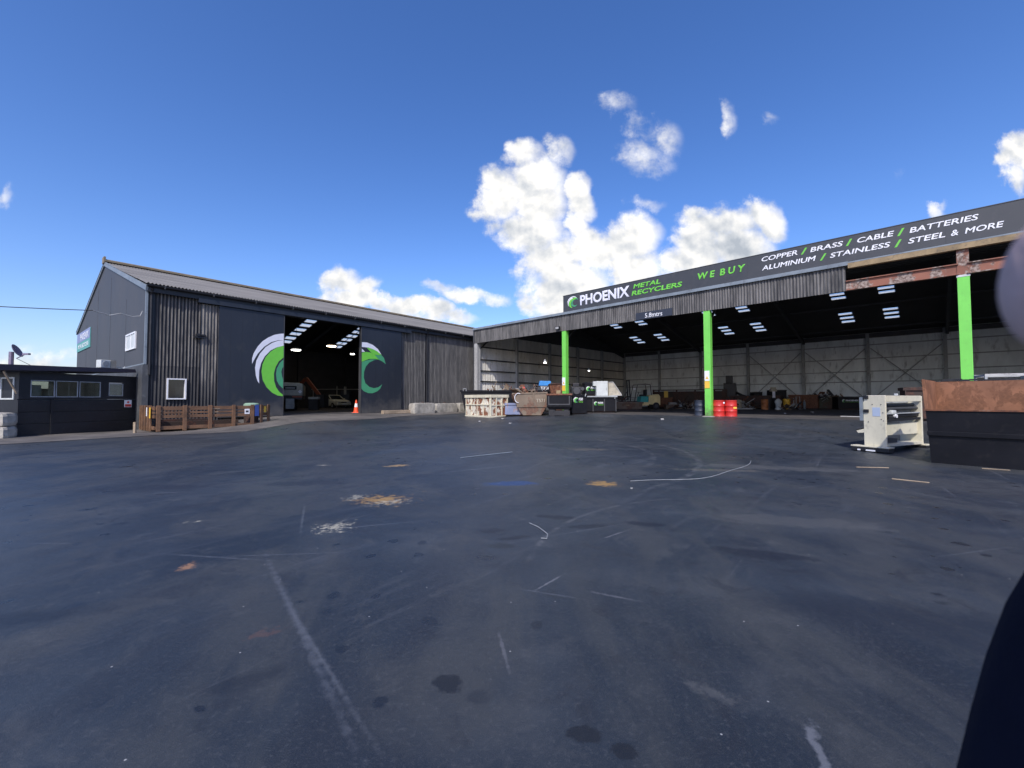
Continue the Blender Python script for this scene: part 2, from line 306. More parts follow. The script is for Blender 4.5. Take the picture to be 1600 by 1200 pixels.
for a in [(-1.9, 6.35, .8, .6, 10, OR, .66, .84, .8, 11), (-1.75, 6.2, .75, .5, 10, PA, .74, .90, .6, 16), (-2.35, 6.5, .4, .5, 0, PA, .72, .88, .5, 12), (-1.4, 6.9, .45, .3, 30, OR, .86, 1.0, .6, 12), (-2.05, 5.0, .5, .55, -30, PA, .72, .88, .7, 16),
          (-2.86, 3.84, .13, .2, 10, (.36, .19, .09), .76, .95, .7, 18), (1.57, 7.5, .38, .34, 0, OR, .56, .76, .8, 10), (-2.54, 9.6, .5, .3, 20, (.40, .26, .1), .74, .9, .7, 7),
          (-3.8, 5.25, .35, .15, 20, PA, .78, .95, .6, 10), (-4.2, 9.7, .6, .15, 0, PA, .74, .92, .55, 8), (0, 7.55, .65, .28, 5, (.018, .05, .14), .6, .75, .8, 6),
          (-.33, 2.27, .10, .07, 20, (.010, .011, .013), .55, .72, .85, 14), (.33, 1.93, .11, .06, 0, (.010, .011, .013), .55, .72, .85, 14), (.46, 1.84, .08, .05, 0, (.010, .011, .013), .55, .72, .85, 14),
          (-1.4, 2.3, .4, .12, 25, (.014, .016, .02), .55, .95, .6, 8), (-3.4, 2.9, .9, .2, 20, (.013, .015, .019), .5, .95, .65, 4), (2.35, 4.1, .7, .16, -20, (.014, .015, .019), .55, .8, .75, 6),
          (2.5, 2.9, 1.1, .4, -25, (.016, .019, .026), .5, .95, .6, 3), (.55, 5.4, .3, .1, -10, (.012, .013, .018), .5, .7, .8, 8), (1.55, 5.1, .32, .1, -15, (.012, .013, .018), .5, .7, .8, 8),
          (-1.55, 2.75, .3, .18, 40, (.13, .07, .05), .82, 1.0, .4, 16), (-6, 7.2, 1.5, .35, 10, (.016, .018, .024), .55, .8, .6, 3), (-3.6, 7.6, 1.1, .3, 5, (.016, .018, .024), .55, .8, .6, 3),
          (5.5, 9.2, 2.6, .5, -18, (.10, .10, .095), .62, .85, .5, 3), (4.2, 8.9, 1.4, .25, -10, (.13, .115, .09), .66, .85, .5, 4), (2.2, 12.6, 1.4, .5, 0, (.13, .11, .08), .72, .9, .5, 4),
          (3.3, 5.2, 1.6, .4, -15, (.085, .085, .08), .62, .85, .5, 4), (1.27, 1.85, .045, .3, -30, (.2, .21, .23), .66, .95, .5, 16), (1.0, 2.2, .3, .1, -40, (.12, .12, .115), .76, 1.0, .35, 12),
 (-1.5, 3.0, 2.3, .045, -53.5, (.14, .15, .17), .58, 1.12, .42, 14), (-1.05, 2.45, 1.2, .03, -51, (.14, .15, .165), .60, 1.12, .4, 20), (.86, 5.0, .3, .1, 10, (.012, .013, .017), .5, .75, .7, 8), (-.2, 4.85, .2, .09, 0, (.012, .013, .017), .5, .75, .75, 8), (0, 4.6, .22, .08, 10, (.012, .013, .017), .5, .75, .7, 8), (-.12, 4.35, .14, .1, 0, (.02, .022, .02), .5, .75, .6, 8), (-2.6, 5.4, 1.2, .03, -66, (.12, .13, .14), .64, 1.0, .4, 14), (-.05, 2.55, .35, .02, -80, (.15, .15, .16), .62, .95, .45, 18), (.3, 3.5, .3, .018, 50, (.2, .2, .21), .6, .95, .5, 18), (1.1, 4.7, .4, .016, 40, (.2, .2, .21), .6, .95, .5, 18), (.75, 3.25, .35, .03, -25, (.15, .15, .16), .64, 1, .45, 18)]:
    stain(*a)
for k in range(26):
    x_, y_ = random.uniform(-7, 8), random.uniform(2.2, 15); l_ = random.uniform(.25, 1.1) * (y_ / 6 + .5)
    stain(x_, y_, l_, random.uniform(.012, .03) * (y_ / 6 + .6), random.choice([-55, -50, -20, -10, 15, 25, 60]) + random.uniform(-12, 12), (.13, .14, .155), .55, 1.1, random.uniform(.25, .5), 16)
def arc(x, y, r, wd, a0, a1, c, amt):    # tyre and drag marks: rings of radius r about x, y between two bearings
    global col
    sp = t.n('ShaderNodeSeparateXYZ'); t.L(t.co, sp.inputs[0])
    dx = t.ma('SUBTRACT', sp.outputs[0], x); dy = t.ma('SUBTRACT', sp.outputs[1], y)
    rr = t.ma('SQRT', t.ma('ADD', t.ma('MULTIPLY', dx, dx), t.ma('MULTIPLY', dy, dy)))
    e = t.ma('ABSOLUTE', t.ma('SUBTRACT', rr, r)); k = t.step(e, wd, wd * .25)
    an = t.ma('ARCTAN2', dy, dx); mid_, hw = radians((a0 + a1) / 2), radians((a1 - a0) / 2)
    k2 = t.step(t.ma('ABSOLUTE', t.ma('SUBTRACT', an, mid_)), hw, hw * .5)
    NC['arc'] = NC.get('arc') or t.noise(5, 6, .7, shift=(1, 6, 0)); nn = t.step(NC['arc'], .40, .68)
    col = t.mix(t.ma('MULTIPLY', t.ma('MULTIPLY', t.ma('MULTIPLY', k, k2), nn), amt), col, c)
for a in [(-2.4, 12.6, 7.2, .10, -60, 35, (.15, .15, .15), .55), (-2.4, 12.6, 6.2, .09, -50, 40, (.14, .14, .14), .5), (1.0, 9.5, 4.7, .08, 0, 75, (.13, .13, .13), .5),
          (3.2, 3.4, 3.1, .04, 100, 178, (.15, .15, .15), .45),
          (-9, 14, 7.5, .12, -80, 0, (.02, .02, .024), .6), (-9, 14, 9.2, .14, -75, 5, (.02, .02, .024), .6), (8, 2, 8.8, .16, 90, 150, (.02, .02, .024), .55), (8, 2, 10.4, .16, 88, 150, (.09, .09, .095), .4)]:
    arc(*a)
rg = t.ma('SUBTRACT', t.ma('ADD', .20, t.ma('MULTIPLY', t.ma('ADD', mid, m2), .28)), t.ma('MULTIPLY', wet, .22))
t.bump(t.ma('ADD', t.ma('ADD', t.ma('MULTIPLY', fine, .6), t.ma('MULTIPLY', gr, .5)), t.ma('MULTIPLY', mid, 1.2)), .4, .012)
M['ground'] = t.done(col, rg)
t = NT('apron_concrete'); a = t.noise(.5, 7, .65, (1, 1, 1), .5); b = t.noise(5, 6, .7); c = t.noise(1.4, 5, .6, (.2, 1, 1), shift=(3, 2, 0))
cl = t.mix(t.step(a, .3, .7), (.075, .068, .060), (.16, .145, .125)); cl = t.mix(t.ma('MULTIPLY', t.step(b, .45, .75), .4), cl, (.06, .055, .05)); cl = t.mix(t.ma('MULTIPLY', t.step(c, .55, .75), .5), cl, (.24, .22, .19))
t.bump(b, .3, .01); M['apron'] = t.done(cl, .75)
t = NT('shed_floor_dirt'); a = t.noise(.4, 7, .65, (1, 1, 1), .5); b = t.noise(4, 6, .7)
cl = t.mix(t.step(a, .3, .7), (.040, .038, .037), (.085, .078, .072)); cl = t.mix(t.ma('MULTIPLY', t.step(b, .5, .75), .5), cl, (.025, .024, .024)); t.bump(b, .3, .01); M['floor'] = t.done(cl, .8)
t = NT('distant_hills'); cl = t.mix(t.noise(.02, 5), (.05, .07, .05), (.10, .11, .09)); M['hill'] = t.done(cl, .95)

# ------------------------------------------------------------------ mesh helpers
class MB:
    def __init__(s): s.v = []; s.f = []; s.sm = False
    def add(s, vs, fs):
        o = len(s.v); s.v += [tuple(v) for v in vs]; s.f += [tuple(i + o for i in f) for f in fs]; return s
    def box(s, x0, x1, y0, y1, z0, z1, m=None):
        vs = [Vector((x, y, z)) for x in (x0, x1) for y in (y0, y1) for z in (z0, z1)]
        if m: vs = [m @ v for v in vs]
        return s.add(vs, [(0, 1, 3, 2), (4, 6, 7, 5), (0, 4, 5, 1), (2, 3, 7, 6), (0, 2, 6, 4), (1, 5, 7, 3)])
    def bar(s, a, b, w_=.1, h_=None, up=(0, 0, 1)):
        a = Vector(a); b = Vector(b); h_ = h_ or w_; d = (b - a).normalized(); u = Vector(up)
        if abs(d.dot(u)) > .95: u = Vector((0, 1, 0))
        x = d.cross(u).normalized() * w_ / 2; z = x.cross(d).normalized() * h_ / 2
        return s.add([a - x - z, a + x - z, a + x + z, a - x + z, b - x - z, b + x - z, b + x + z, b - x + z], [(3, 2, 1, 0), (4, 5, 6, 7), (0, 1, 5, 4), (1, 2, 6, 5), (2, 3, 7, 6), (3, 0, 4, 7)])
    def hull8(s, bot, top):   # two quads of 4 points
        return s.add(list(bot) + list(top), [(3, 2, 1, 0), (4, 5, 6, 7), (0, 1, 5, 4), (1, 2, 6, 5), (2, 3, 7, 6), (3, 0, 4, 7)])
    def prism(s, prof, y0, y1, axis='y'):  # profile in (a, z), extruded along the axis
        n = len(prof)
        f = (lambda a, z, y: (a, y, z)) if axis == 'y' else (lambda a, z, y: (y, a, z))
        vs = [f(a, z, y0) for a, z in prof] + [f(a, z, y1) for a, z in prof]
        return s.add(vs, [tuple(range(n)), tuple(range(2 * n - 1, n - 1, -1))] + [(i, i + n, (i + 1) % n + n, (i + 1) % n) for i in range(n)])
    def tube(s, pts, r, n=8, caps=True):
        pts = [Vector(p) for p in pts]; rs = r if isinstance(r, (list, tuple)) else [r] * len(pts); o = len(s.v); prev = None
        for i, p in enumerate(pts):
            d = (pts[min(i + 1, len(pts) - 1)] - pts[max(i - 1, 0)]).normalized()
            u = Vector((0, 0, 1)) if abs(d.z) < .9 else Vector((1, 0, 0))
            if prev is not None: u = prev
            x = d.cross(u).normalized(); y = x.cross(d).normalized(); prev = y
            for k in range(n):
                a = 2 * pi * k / n; s.v.append(tuple(p + (x * cos(a) + y * sin(a)) * rs[i]))
        for i in range(len(pts) - 1):
            for k in range(n):
                s.f.append((o + i * n + k, o + i * n + (k + 1) % n, o + (i + 1) * n + (k + 1) % n, o + (i + 1) * n + k))
        if caps: s.f.append(tuple(o + k for k in range(n - 1, -1, -1))); s.f.append(tuple(o + (len(pts) - 1) * n + k for k in range(n)))
        return s
    def lathe(s, prof, cx=0, cy=0, n=20, axis='z', cz=0):   # prof = (r, h)
        o = len(s.v)
        for r, h in prof:
            for k in range(n):
                a = 2 * pi * k / n
                if axis == 'z': s.v.append((cx + r * cos(a), cy + r * sin(a), cz + h))
                elif axis == 'x': s.v.append((cx + h, cy + r * cos(a), cz + r * sin(a)))
                else: s.v.append((cx + r * sin(a), cy + h, cz + r * cos(a)))
        for i in range(len(prof) - 1):
            for k in range(n):
                s.f.append((o + i * n + k, o + i * n + (k + 1) % n, o + (i + 1) * n + (k + 1) % n, o + (i + 1) * n + k))
        s.f.append(tuple(o + k for k in range(n - 1, -1, -1))); s.f.append(tuple(o + (len(prof) - 1) * n + k for k in range(n)))
        return s
    def poly(s, pts, y, th=.004):  # polygon in x, z facing -y, with thickness
        n = len(pts)
        vs = [(a, y, z) for a, z in pts] + [(a, y + th, z) for a, z in pts]
        return s.add(vs, [tuple(range(n)), tuple(range(2 * n - 1, n - 1, -1))] + [(i, i + n, (i + 1) % n + n, (i + 1) % n) for i in range(n)])
    def corr(s, x0, x1, z0, z1, y, pitch=.146, amp=.026, zs=None, n=8):
        # corrugated sheet with crests toward -y; z0, z1 numbers or functions of x
        cols = int((x1 - x0) / pitch * n) + 1; rows = zs or [0, 1]; o = len(s.v)
        F0 = z0 if callable(z0) else (lambda x: z0); F1 = z1 if callable(z1) else (lambda x: z1)
        for i in range(cols + 1):
            x = x0 + (x1 - x0) * i / cols; yo = y - amp * cos(2 * pi * x / pitch)
            for r in rows: s.v.append((x, yo, F0(x) + (F1(x) - F0(x)) * r))
        m = len(rows)
        for i in range(cols):
            for j in range(m - 1): s.f.append((o + i * m + j, o + (i + 1) * m + j, o + (i + 1) * m + j + 1, o + i * m + j + 1))
        return s
    def build(s, name, mat, parent=None, bevel=0, smooth=False, label=None):
        me = bpy.data.meshes.new(name); me.from_pydata(s.v, [], s.f); me.update()
        import bmesh
        bm = bmesh.new(); bm.from_mesh(me); bmesh.ops.recalc_face_normals(bm, faces=bm.faces); bm.to_mesh(me); bm.free()
        ob = bpy.data.objects.new(name, me); COL.objects.link(ob); me.materials.append(M[mat] if isinstance(mat, str) else mat)
        if parent: ob.parent = parent
        if smooth:
            for p in me.polygons: p.use_smooth = True
            md = ob.modifiers.new('e', 'EDGE_SPLIT'); md.split_angle = radians(40)
        if bevel:
            md = ob.modifiers.new('b', 'BEVEL'); md.width = bevel; md.segments = 2; md.limit_method = 'ANGLE'; md.angle_limit = radians(40)
        if label: ob['label'] = label
        return ob
def thing(name, label, cat, loc=(0, 0, 0), rotz=0, group=None, rot=None):
    o = bpy.data.objects.new(name, None); COL.objects.link(o); o.location = loc; o.rotation_euler = rot or (0, 0, rotz)
    o.empty_display_size = .2; o['label'] = label; o['category'] = cat
    if group: o['group'] = group
    return o
def tag(o, label, cat, group=None):
    o['label'] = label; o['category'] = cat
    if group: o['group'] = group
    return o
def struct(o): o['kind'] = 'structure'; return o
def kids(o): return [c for c in bpy.data.objects if c.parent == o]
def dup(root, loc, rotz, label, group=None):
    r = root.copy(); COL.objects.link(r); r.location = loc; r.rotation_euler = (0, 0, rotz); r['label'] = label
    if group: r['group'] = group
    for ch in kids(root):
        c = ch.copy(); COL.objects.link(c); c.parent = r
        for g in kids(ch):
            d = g.copy(); COL.objects.link(d); d.parent = c
    return r
def text(txt, x0, x1, z0, z1, y, mat, parent, name='lettering', shear=0, bold=.0, th=.006):
    cu_ = bpy.data.curves.new('t', 'FONT'); cu_.body = txt; cu_.size = 1; cu_.shear = shear; cu_.resolution_u = 3
    cu_.bevel_depth = max(.004, bold); cu_.bevel_resolution = 0
    ob = bpy.data.objects.new('t', cu_); COL.objects.link(ob); bpy.context.view_layer.update()
    me = bpy.data.meshes.new_from_object(ob.evaluated_get(bpy.context.evaluated_depsgraph_get()))
    bpy.data.objects.remove(ob); xs = [v.co.x for v in me.vertices]; ys = [v.co.y for v in me.vertices]; zm = max(abs(v.co.z) for v in me.vertices) or 1
    ax, bx_, ay, by = min(xs), max(xs), min(ys), max(ys)
    for v in me.vertices:
        v.co = (x0 + (v.co.x - ax) / (bx_ - ax) * (x1 - x0), y - v.co.z / zm * th * .5, z0 + (v.co.y - ay) / (by - ay) * (z1 - z0))
    o = bpy.data.objects.new(name, me); COL.objects.link(o); me.materials.clear(); me.materials.append(M[mat])
    o.parent = parent; return o

# ------------------------------------------------------------------ frames of the two buildings
BA = radians(38.7); BE = Vector((-17.7, 20.7)); BD = Vector((sin(BA), cos(BA))); BN = Vector((-BD.y, BD.x)); BR = atan2(BD.y, BD.x)
CA = radians(45.7); SP = Vector((10.69, 23.5)); SD = Vector((-sin(CA), cos(CA))); SN = Vector((SD.y, -SD.x)); SC = SP + SD * 19.5; SR = atan2(-SD.y, -SD.x)
def zg(x, y):
    P = Vector((x, y)); ds = (SP - P).dot(SN); db = -(P - BE).dot(BN); s = (P - BE).dot(BD)
    return max(-.5, -.06 * max(0, min(ds, db)) - .075 * min(7, max(0, 6 - s)))

# ------------------------------------------------------------------ ground and far land
xs = [-2500, -800, -300, -140, -80, -60] + [-50 + .75 * i for i in range(147)] + [75, 100, 160, 320, 900, 2500]
ys = [-2500, -600, -150, -50, -20] + [-8 + .75 * i for i in range(118)] + [100, 130, 200, 500, 1200, 2500]
g = MB(); g.v = [(x, y, zg(x, y)) for x in xs for y in ys]; m = len(ys)
g.f = [(i * m + j, (i + 1) * m + j, (i + 1) * m + j + 1, i * m + j + 1) for i in range(len(xs) - 1) for j in range(m - 1)]
o = struct(g.build('yard_ground', 'ground'))
for p in o.data.polygons: p.use_smooth = True
# concrete apron in front of the barn
ap = MB(); n = 60; mm = 10
def edge_d(s): return 4.3 - .13 * max(0, s - 3) + .25 * sin(s * .8) if s > 0 else 3.9 + .3 * -s * .5
for i in range(n + 1):
    s = -7 + 31 * i / n
    if s < -.2: d0 = 0
    else: d0 = .02
    for j in range(mm + 1):
        d = d0 + (max(1.2, edge_d(s)) - d0) * j / mm; P = BE + BD * s - BN * d
        ap.v.append((P.x, P.y, zg(P.x, P.y) + (.03 if j < mm else .012)))
ap.f = [(i * (mm + 1) + j, (i + 1) * (mm + 1) + j, (i + 1) * (mm + 1) + j + 1, i * (mm + 1) + j + 1) for i in range(n) for j in range(mm)]
struct(ap.build('concrete_apron', 'apron'))
fl_ = MB().box(.15, 48, .15, 25.2, -.3, .012); fo = struct(fl_.build('shed_floor', 'floor')); fo.location = (SC.x, SC.y, 0); fo.rotation_euler = (0, 0, SR)
fl_ = MB().box(.1, 36, .02, 22, -.8, .06); fo = struct(fl_.build('barn_floor', 'floor')); fo.location = (BE.x, BE.y, 0); fo.rotation_euler = (0, 0, BR)
hl = MB(); hp = []
for i in range(41):
    a = radians(-80 + 60 * i / 40); hgt = 11 + 7 * sin(i * .55) + 4 * sin(i * 1.7); hp.append((900 * sin(a), 900 * cos(a), hgt))
for i, (x, y, z) in enumerate(hp):
    hl.v += [(x, y, -2), (x * 1.08, y * 1.08, z), (x * 1.35, y * 1.35, z * .7), (x * 1.5, y * 1.5, -2)]
for i in range(40):
    for k in range(3): hl.f.append((i * 4 + k, i * 4 + 4 + k, i * 4 + 5 + k, i * 4 + 1 + k))
struct(hl.build('hills', 'hill', smooth=True))

# ------------------------------------------------------------------ logo shapes, in door coordinates (s, z), right half shifted onto the left
LOGO = [('signlav', [[(4.64,3.0),(4.64,3.31),(4.71,3.59),(4.91,3.99),(5.16,4.32),(5.46,4.57),(5.8,4.77),(6.12,4.87),(6.35,4.91),(6.35,4.49),(6.03,4.48),(5.63,4.32),(5.25,4.01),(4.92,3.59),(4.74,3.23)],
                  [(6.35,4.49),(6.03,4.45),(5.68,4.28),(5.33,4.0),(5.04,3.6),(4.86,3.19),(4.8,2.78),(4.85,2.33),(4.94,2.03),(5.03,1.9),(5.01,2.24),(5.02,2.65),(5.11,3.07),(5.3,3.47),(5.6,3.83),(5.95,4.05),(6.35,4.19)]]),
        ('green', [[(6.35,4.19),(5.95,4.03),(5.6,3.76),(5.34,3.41),(5.18,2.98),(5.14,2.57),(5.21,2.11),(5.42,1.7),(5.73,1.38),(6.04,1.22),(6.35,1.18),(6.34,1.26),(6.13,1.43),(5.94,1.71),(5.83,2.08),(5.81,2.51),(5.9,2.89),(6.07,3.23),(6.35,3.49)]]),
        ('teal', [[(6.35,3.38),(6.13,3.14),(5.97,2.8),(5.93,2.46),(5.98,2.09),(6.12,1.83),(6.35,1.62),(6.34,2.15),(6.27,2.34),(6.22,2.62),(6.26,2.81),(6.35,2.96)]])]
LOGOR = [('signlav', [[(11.48,4.92),(11.91,4.94),(12.36,4.82),(12.77,4.57),(13.08,4.19),(12.86,4.31),(12.45,4.5),(12.0,4.6),(11.48,4.59)], [(11.48,4.51),(11.76,4.28),(11.48,4.24)]]),
         ('green', [[(11.87,4.59),(12.27,4.56),(12.72,4.4),(13.08,4.17),(12.82,4.13),(12.45,4.14),(12.18,4.32)], [(11.48,4.2),(11.87,4.28),(12.23,4.26),(12.55,4.11),(12.87,3.81),(12.55,3.85),(12.1,3.81),(11.79,3.69),(11.48,3.55)]]),
         ('teal', [[(12.54,4.12),(12.82,4.12),(13.07,4.16),(13.29,3.96),(13.44,3.53),(13.15,3.71),(12.89,3.8)],
                   [(11.48,3.53),(11.79,3.66),(12.19,3.78),(12.73,3.82),(12.46,3.74),(12.1,3.56),(11.84,3.27),(11.69,2.87),(11.68,2.48),(11.81,2.1),(12.12,1.86),(12.48,1.77),(12.84,1.84),(13.16,2.06),(12.98,1.73),(12.75,1.55),(12.39,1.42),(12.04,1.42),(11.7,1.55),(11.48,1.74)]])]
def logo(parent, x0, x1, z0, z1, y, th=.006, grey='signwhite'):
    # whole emblem, the two halves closed up: width 4.64..8.3, height 1.18..4.94
    for (mt, pl), (mt2, pr) in zip(LOGO, LOGOR):
        mb = MB()
        for p in pl: mb.poly([(x0 + (a - 4.64) / 3.68 * (x1 - x0), z0 + (b - 1.18) / 3.76 * (z1 - z0)) for a, b in p], y, th)
        for p in pr: mb.poly([(x0 + (a - 5.13 - 4.64) / 3.68 * (x1 - x0), z0 + (b - 1.18) / 3.76 * (z1 - z0)) for a, b in p], y, th)
        mb.build('emblem', grey if mt == 'signlav' else mt, parent)

# ------------------------------------------------------------------ roof with real openings for skylights
def roof_grid(us, vs, holes, zf, th, name, mat, parent, curve=None):
    # u along the building, v across; zf(v) height; holes = (u0, u1, v0, v1)
    U = sorted(set(us + [h[0] for h in holes] + [h[1] for h in holes])); V = sorted(set(vs + [h[2] for h in holes] + [h[3] for h in holes]))
    mb = MB()
    for i in range(len(U) - 1):
        for j in range(len(V) - 1):
            cu_, cv = (U[i] + U[i + 1]) / 2, (V[j] + V[j + 1]) / 2
            if any(h[0] < cu_ < h[1] and h[2] < cv < h[3] for h in holes): continue
            a, b, c, d = U[i], U[i + 1], V[j], V[j + 1]
            mb.add([(a, c, zf(c)), (b, c, zf(c)), (b, d, zf(d)), (a, d, zf(d))], [(0, 1, 2, 3)])
    o = mb.build(name, mat, parent); return o
def skylight_panes(holes, zf, parent, dz=-.03):
    for h in holes:
        MB().add([(h[0] - .03, h[2] - .02, zf(h[2]) + dz), (h[1] + .03, h[2] - .02, zf(h[2]) + dz), (h[1] + .03, h[3] + .02, zf(h[3]) + dz), (h[0] - .03, h[3] + .02, zf(h[3]) + dz)], [(0, 1, 2, 3)]).build('skylight_pane', 'skylight', parent)

# ================================================================== LEFT BARN
barn = thing('barn', 'tall black corrugated barn with grey pitched roof and open sliding doors', 'barn', (BE.x, BE.y, 0), BR)
LN = 34.5; HE = 6.5; HR = 9.77; WD = 22.1; RW = 11.05
fw = MB().corr(.3, .88, 2.69, HE - .15, 0); fw = MB()
fw.corr(.30, 2.9, 2.66, HE - .12, .0, zs=[0, .45, 1]); fw.corr(.05, .86, -.5, 2.70, .012); fw.corr(.86, 1.66, -.5, 1.0, .012); fw.corr(.86, 1.66, 2.05, 2.70, .012); fw.corr(1.66, 2.9, -.5, 2.70, .012)
fw.build('corrugated_wall', 'corr', barn, smooth=True)
fw = MB(); fw.corr(2.2, 3.3, -.1, 6.0, -.10); fw.build('corrugated_wall', 'corr', barn, smooth=True)
fw = MB(); fw.corr(14.7, 17.25, 0, 6.35, .0); fw.build('corrugated_wall', 'corr_pale', barn, smooth=True)
fw = MB(); fw.corr(17.5, LN, 0, 6.35, .0); fw.build('corrugated_wall', 'corr_pale', barn, smooth=True)
# inner lining behind sheets so no light leaks, and wall above the opening
wl = MB().box(.05, .86, .06, .12, -.4, 6.3).box(1.66, 6.2, .06, .12, -.4, 6.3).box(.86, 1.66, .06, .12, 2.05, 6.3).box(.86, 1.66, .06, .12, -.4, 1.0).box(11.6, LN, .06, .12, -.4, 6.3).box(6.2, 11.6, .06, .12, 6.02, 6.3)
wl.build('wall_lining', 'black', barn)
MB().box(.03, .31, -.06, .03, 2.67, 6.32).build('corner_boxing', 'black', barn)
# gable wall (facing local -x): smooth sheet above, painted brick below
gw = MB().prism([(0, 2.69), (WD, 2.69), (WD, HE), (RW, HR), (0, HE)], 0, .06, axis='x'); 
gw.build('gable_wall', 'charcoal', barn)
MB().box(-.09, .14, -.09, WD, -.8, 2.68).build('brick_base', 'brick', barn)
MB().box(-.015, .0, 0, WD, 2.70, 2.76).build('drip_strip', 'flash', barn)
for q in range(1, 5):
    MB().box(-.008, .0, q * 4.4, q * 4.4 + .03, 2.78, HE if q in (1, 4) else HE + 2).build('sheet_joint', 'charcoal', barn)
fp = MB(); e = .10
fp.bar((-.03, -.25, HE - .13), (-.03, RW, HR + .02), .10, .26, (0, 0, 1)); fp.bar((-.03, WD + .25, HE - .13), (-.03, RW, HR + .02), .10, .26)
fp.build('verge_flashing', 'flash', barn)
MB().box(-.04, .05, -.10, -.0, 2.69, HE - .1).build('corner_flashing', 'flash', barn)
# back and far walls
MB().box(0, LN, WD, WD + .1, -.5, HE).build('back_wall', 'darksteel', barn)
MB().prism([(0, -.3), (WD, -.3), (WD, HE), (RW, HR), (0, HE)], LN - .08, LN, axis='x').build('end_wall', 'darksteel', barn)
# roof
zf1 = lambda v: HE + .02 + (HR - HE) * v / RW
zf2 = lambda v: HR + .02 - (HR - HE) * (v - RW) / (WD - RW)
rf = MB(); pitch = .15; cols = int((LN + .2) / pitch * 6)
for i in range(cols + 1):
    x = -.1 + (LN + .2) * i / cols; dz = .03 * cos(2 * pi * x / pitch)
    for v, k in ((-.32, 0), (1.6, .0), (1.58, .02), (3.5, .02), (3.48, .04), (5.4, .04), (5.38, .06), (7.4, .06), (7.38, .08), (9.3, .08), (9.28, .1), (RW, .1)): rf.v.append((x, v, zf1(v) + dz + .16 - k * .8 + .02))
for i in range(cols):
    for j in range(11): rf.f.append((i * 12 + j, (i + 1) * 12 + j, (i + 1) * 12 + j + 1, i * 12 + j + 1))
rf.build('roof', 'roof', barn, smooth=True)
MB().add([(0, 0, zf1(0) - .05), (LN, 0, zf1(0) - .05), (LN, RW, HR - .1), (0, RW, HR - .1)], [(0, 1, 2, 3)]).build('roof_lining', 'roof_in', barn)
holes = []
for sc in (5.2, 15.3, 20.7, 21.3, 28.0):
    wd_ = .5 if sc in (15.3, 5.2, 28.0) else .24
    for v in (14.85, 15.85, 16.95, 18.0, 19.1, 20.1): holes.append((sc - wd_, sc + wd_, v - .27, v + .27))
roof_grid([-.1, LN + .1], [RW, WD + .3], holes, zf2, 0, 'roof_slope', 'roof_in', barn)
skylight_panes(holes, zf2, barn)
rd = MB(); rd.bar((-.1, RW - .16, HR + .15), (LN, RW - .16, HR + .15), .46, .1); rd.tube([(-.1, RW, HR + .24), (LN, RW, HR + .24)], .1, 8); rd.build('ridge_cap', 'ridge', barn)
MB().box(-.13, -.03, RW - .35, RW + .25, HR + .02, HR + .42).build('ridge_end', 'ridge', barn)
MB().box(0, LN, -.24, -.16, HE - .30, HE - .02).box(.0, LN, -.16, .10, HE - .05, HE - .03).build('eaves_board', 'black', barn)
gt = MB(); npts = 7
prof = [(-.20 - .09 + .09 * cos(pi + pi * k / (npts - 1)) - .04, HE + .02 + .09 * sin(pi + pi * k / (npts - 1))) for k in range(npts)]
prof2 = prof + [(p[0] + (.012 if p[0] < -.33 else -.012), p[1] + .016) for p in reversed(prof)]
gt.prism(prof2, -.05, LN, axis='x'); gt.build('gutter', 'black', barn)
for s in [0.6 + 2.05 * k for k in range(17)]: MB().box(s, s + .05, -.44, -.24, HE - .10, HE + .05).build('gutter_bracket', 'darksteel', barn)
MB().tube([(17.37, -.10, .15), (17.37, -.10, 6.0), (17.37, -.3, 6.38)], .055, 8).build('downpipe', 'black', barn)
MB().tube([(.17, -.10, 2.2), (.17, -.10, 6.1), (.17, -.3, 6.38)], .055, 8).build('downpipe', 'black', barn)
MB().box(2.05, 15.66, -.30, -.04, 6.03, 6.26).build('door_track', 'door', barn)
# sliding doors with the emblem
dl = MB().box(3.0, 6.35, -.22, -.14, .03, 6.0).build('sliding_door', 'door', barn, label='left sliding door with the tail half of the emblem')
dr = MB().box(11.48, 14.81, -.22, -.14, .03, 6.0).build('sliding_door', 'door', barn, label='right sliding door with the wing half of the emblem')
for mt, pl in LOGO:
    mb = MB()
    for p in pl: mb.poly(p, -.226, .006)
    mb.build('emblem', mt, dl)
for mt, pl in LOGOR:
    mb = MB()
    for p in pl: mb.poly(p, -.226, .006)
    mb.build('emblem', mt, dr)
for x in [3.0 + .56 * k for k in range(1, 6)]: MB().box(x, x + .006, -.2222, -.21, .05, 5.98).build('panel_joint', 'black', dl)
for x in [11.48 + .56 * k for k in range(1, 6)]: MB().box(x, x + .006, -.2222, -.21, .05, 5.98).build('panel_joint', 'black', dr)
MB().box(6.33, 6.37, -.24, -.12, .03, 6.0).build('door_edge', 'darksteel', dl); MB().box(11.46, 11.49, -.24, -.12, .03, 6.0).build('door_edge', 'darksteel', dr)
# front window, deep white box frame
wf = MB().box(.86, .92, -.10, .12, 1.0, 2.05).box(1.60, 1.66, -.10, .12, 1.0, 2.05).box(.92, 1.60, -.10, .12, 1.99, 2.05).box(.92, 1.60, -.10, .12, 1.0, 1.06).build('window', 'white', barn)
MB().box(.92, 1.60, .06, .07, 1.06, 1.99).build('pane', 'glass', wf)
# gable window
wf = MB().box(-.06, .02, 1.85, 1.95, 3.6, 4.48).box(-.06, .02, 3.95, 4.05, 3.6, 4.48).box(-.06, .02, 1.95, 3.95, 4.40, 4.48).box(-.06, .02, 1.95, 3.95, 3.6, 3.68).box(-.05, .02, 2.9, 2.97, 3.68, 4.40).build('window', 'white', barn)
MB().box(-.03, -.02, 1.95, 3.95, 3.68, 4.40).build('pane', 'whitebox', wf)
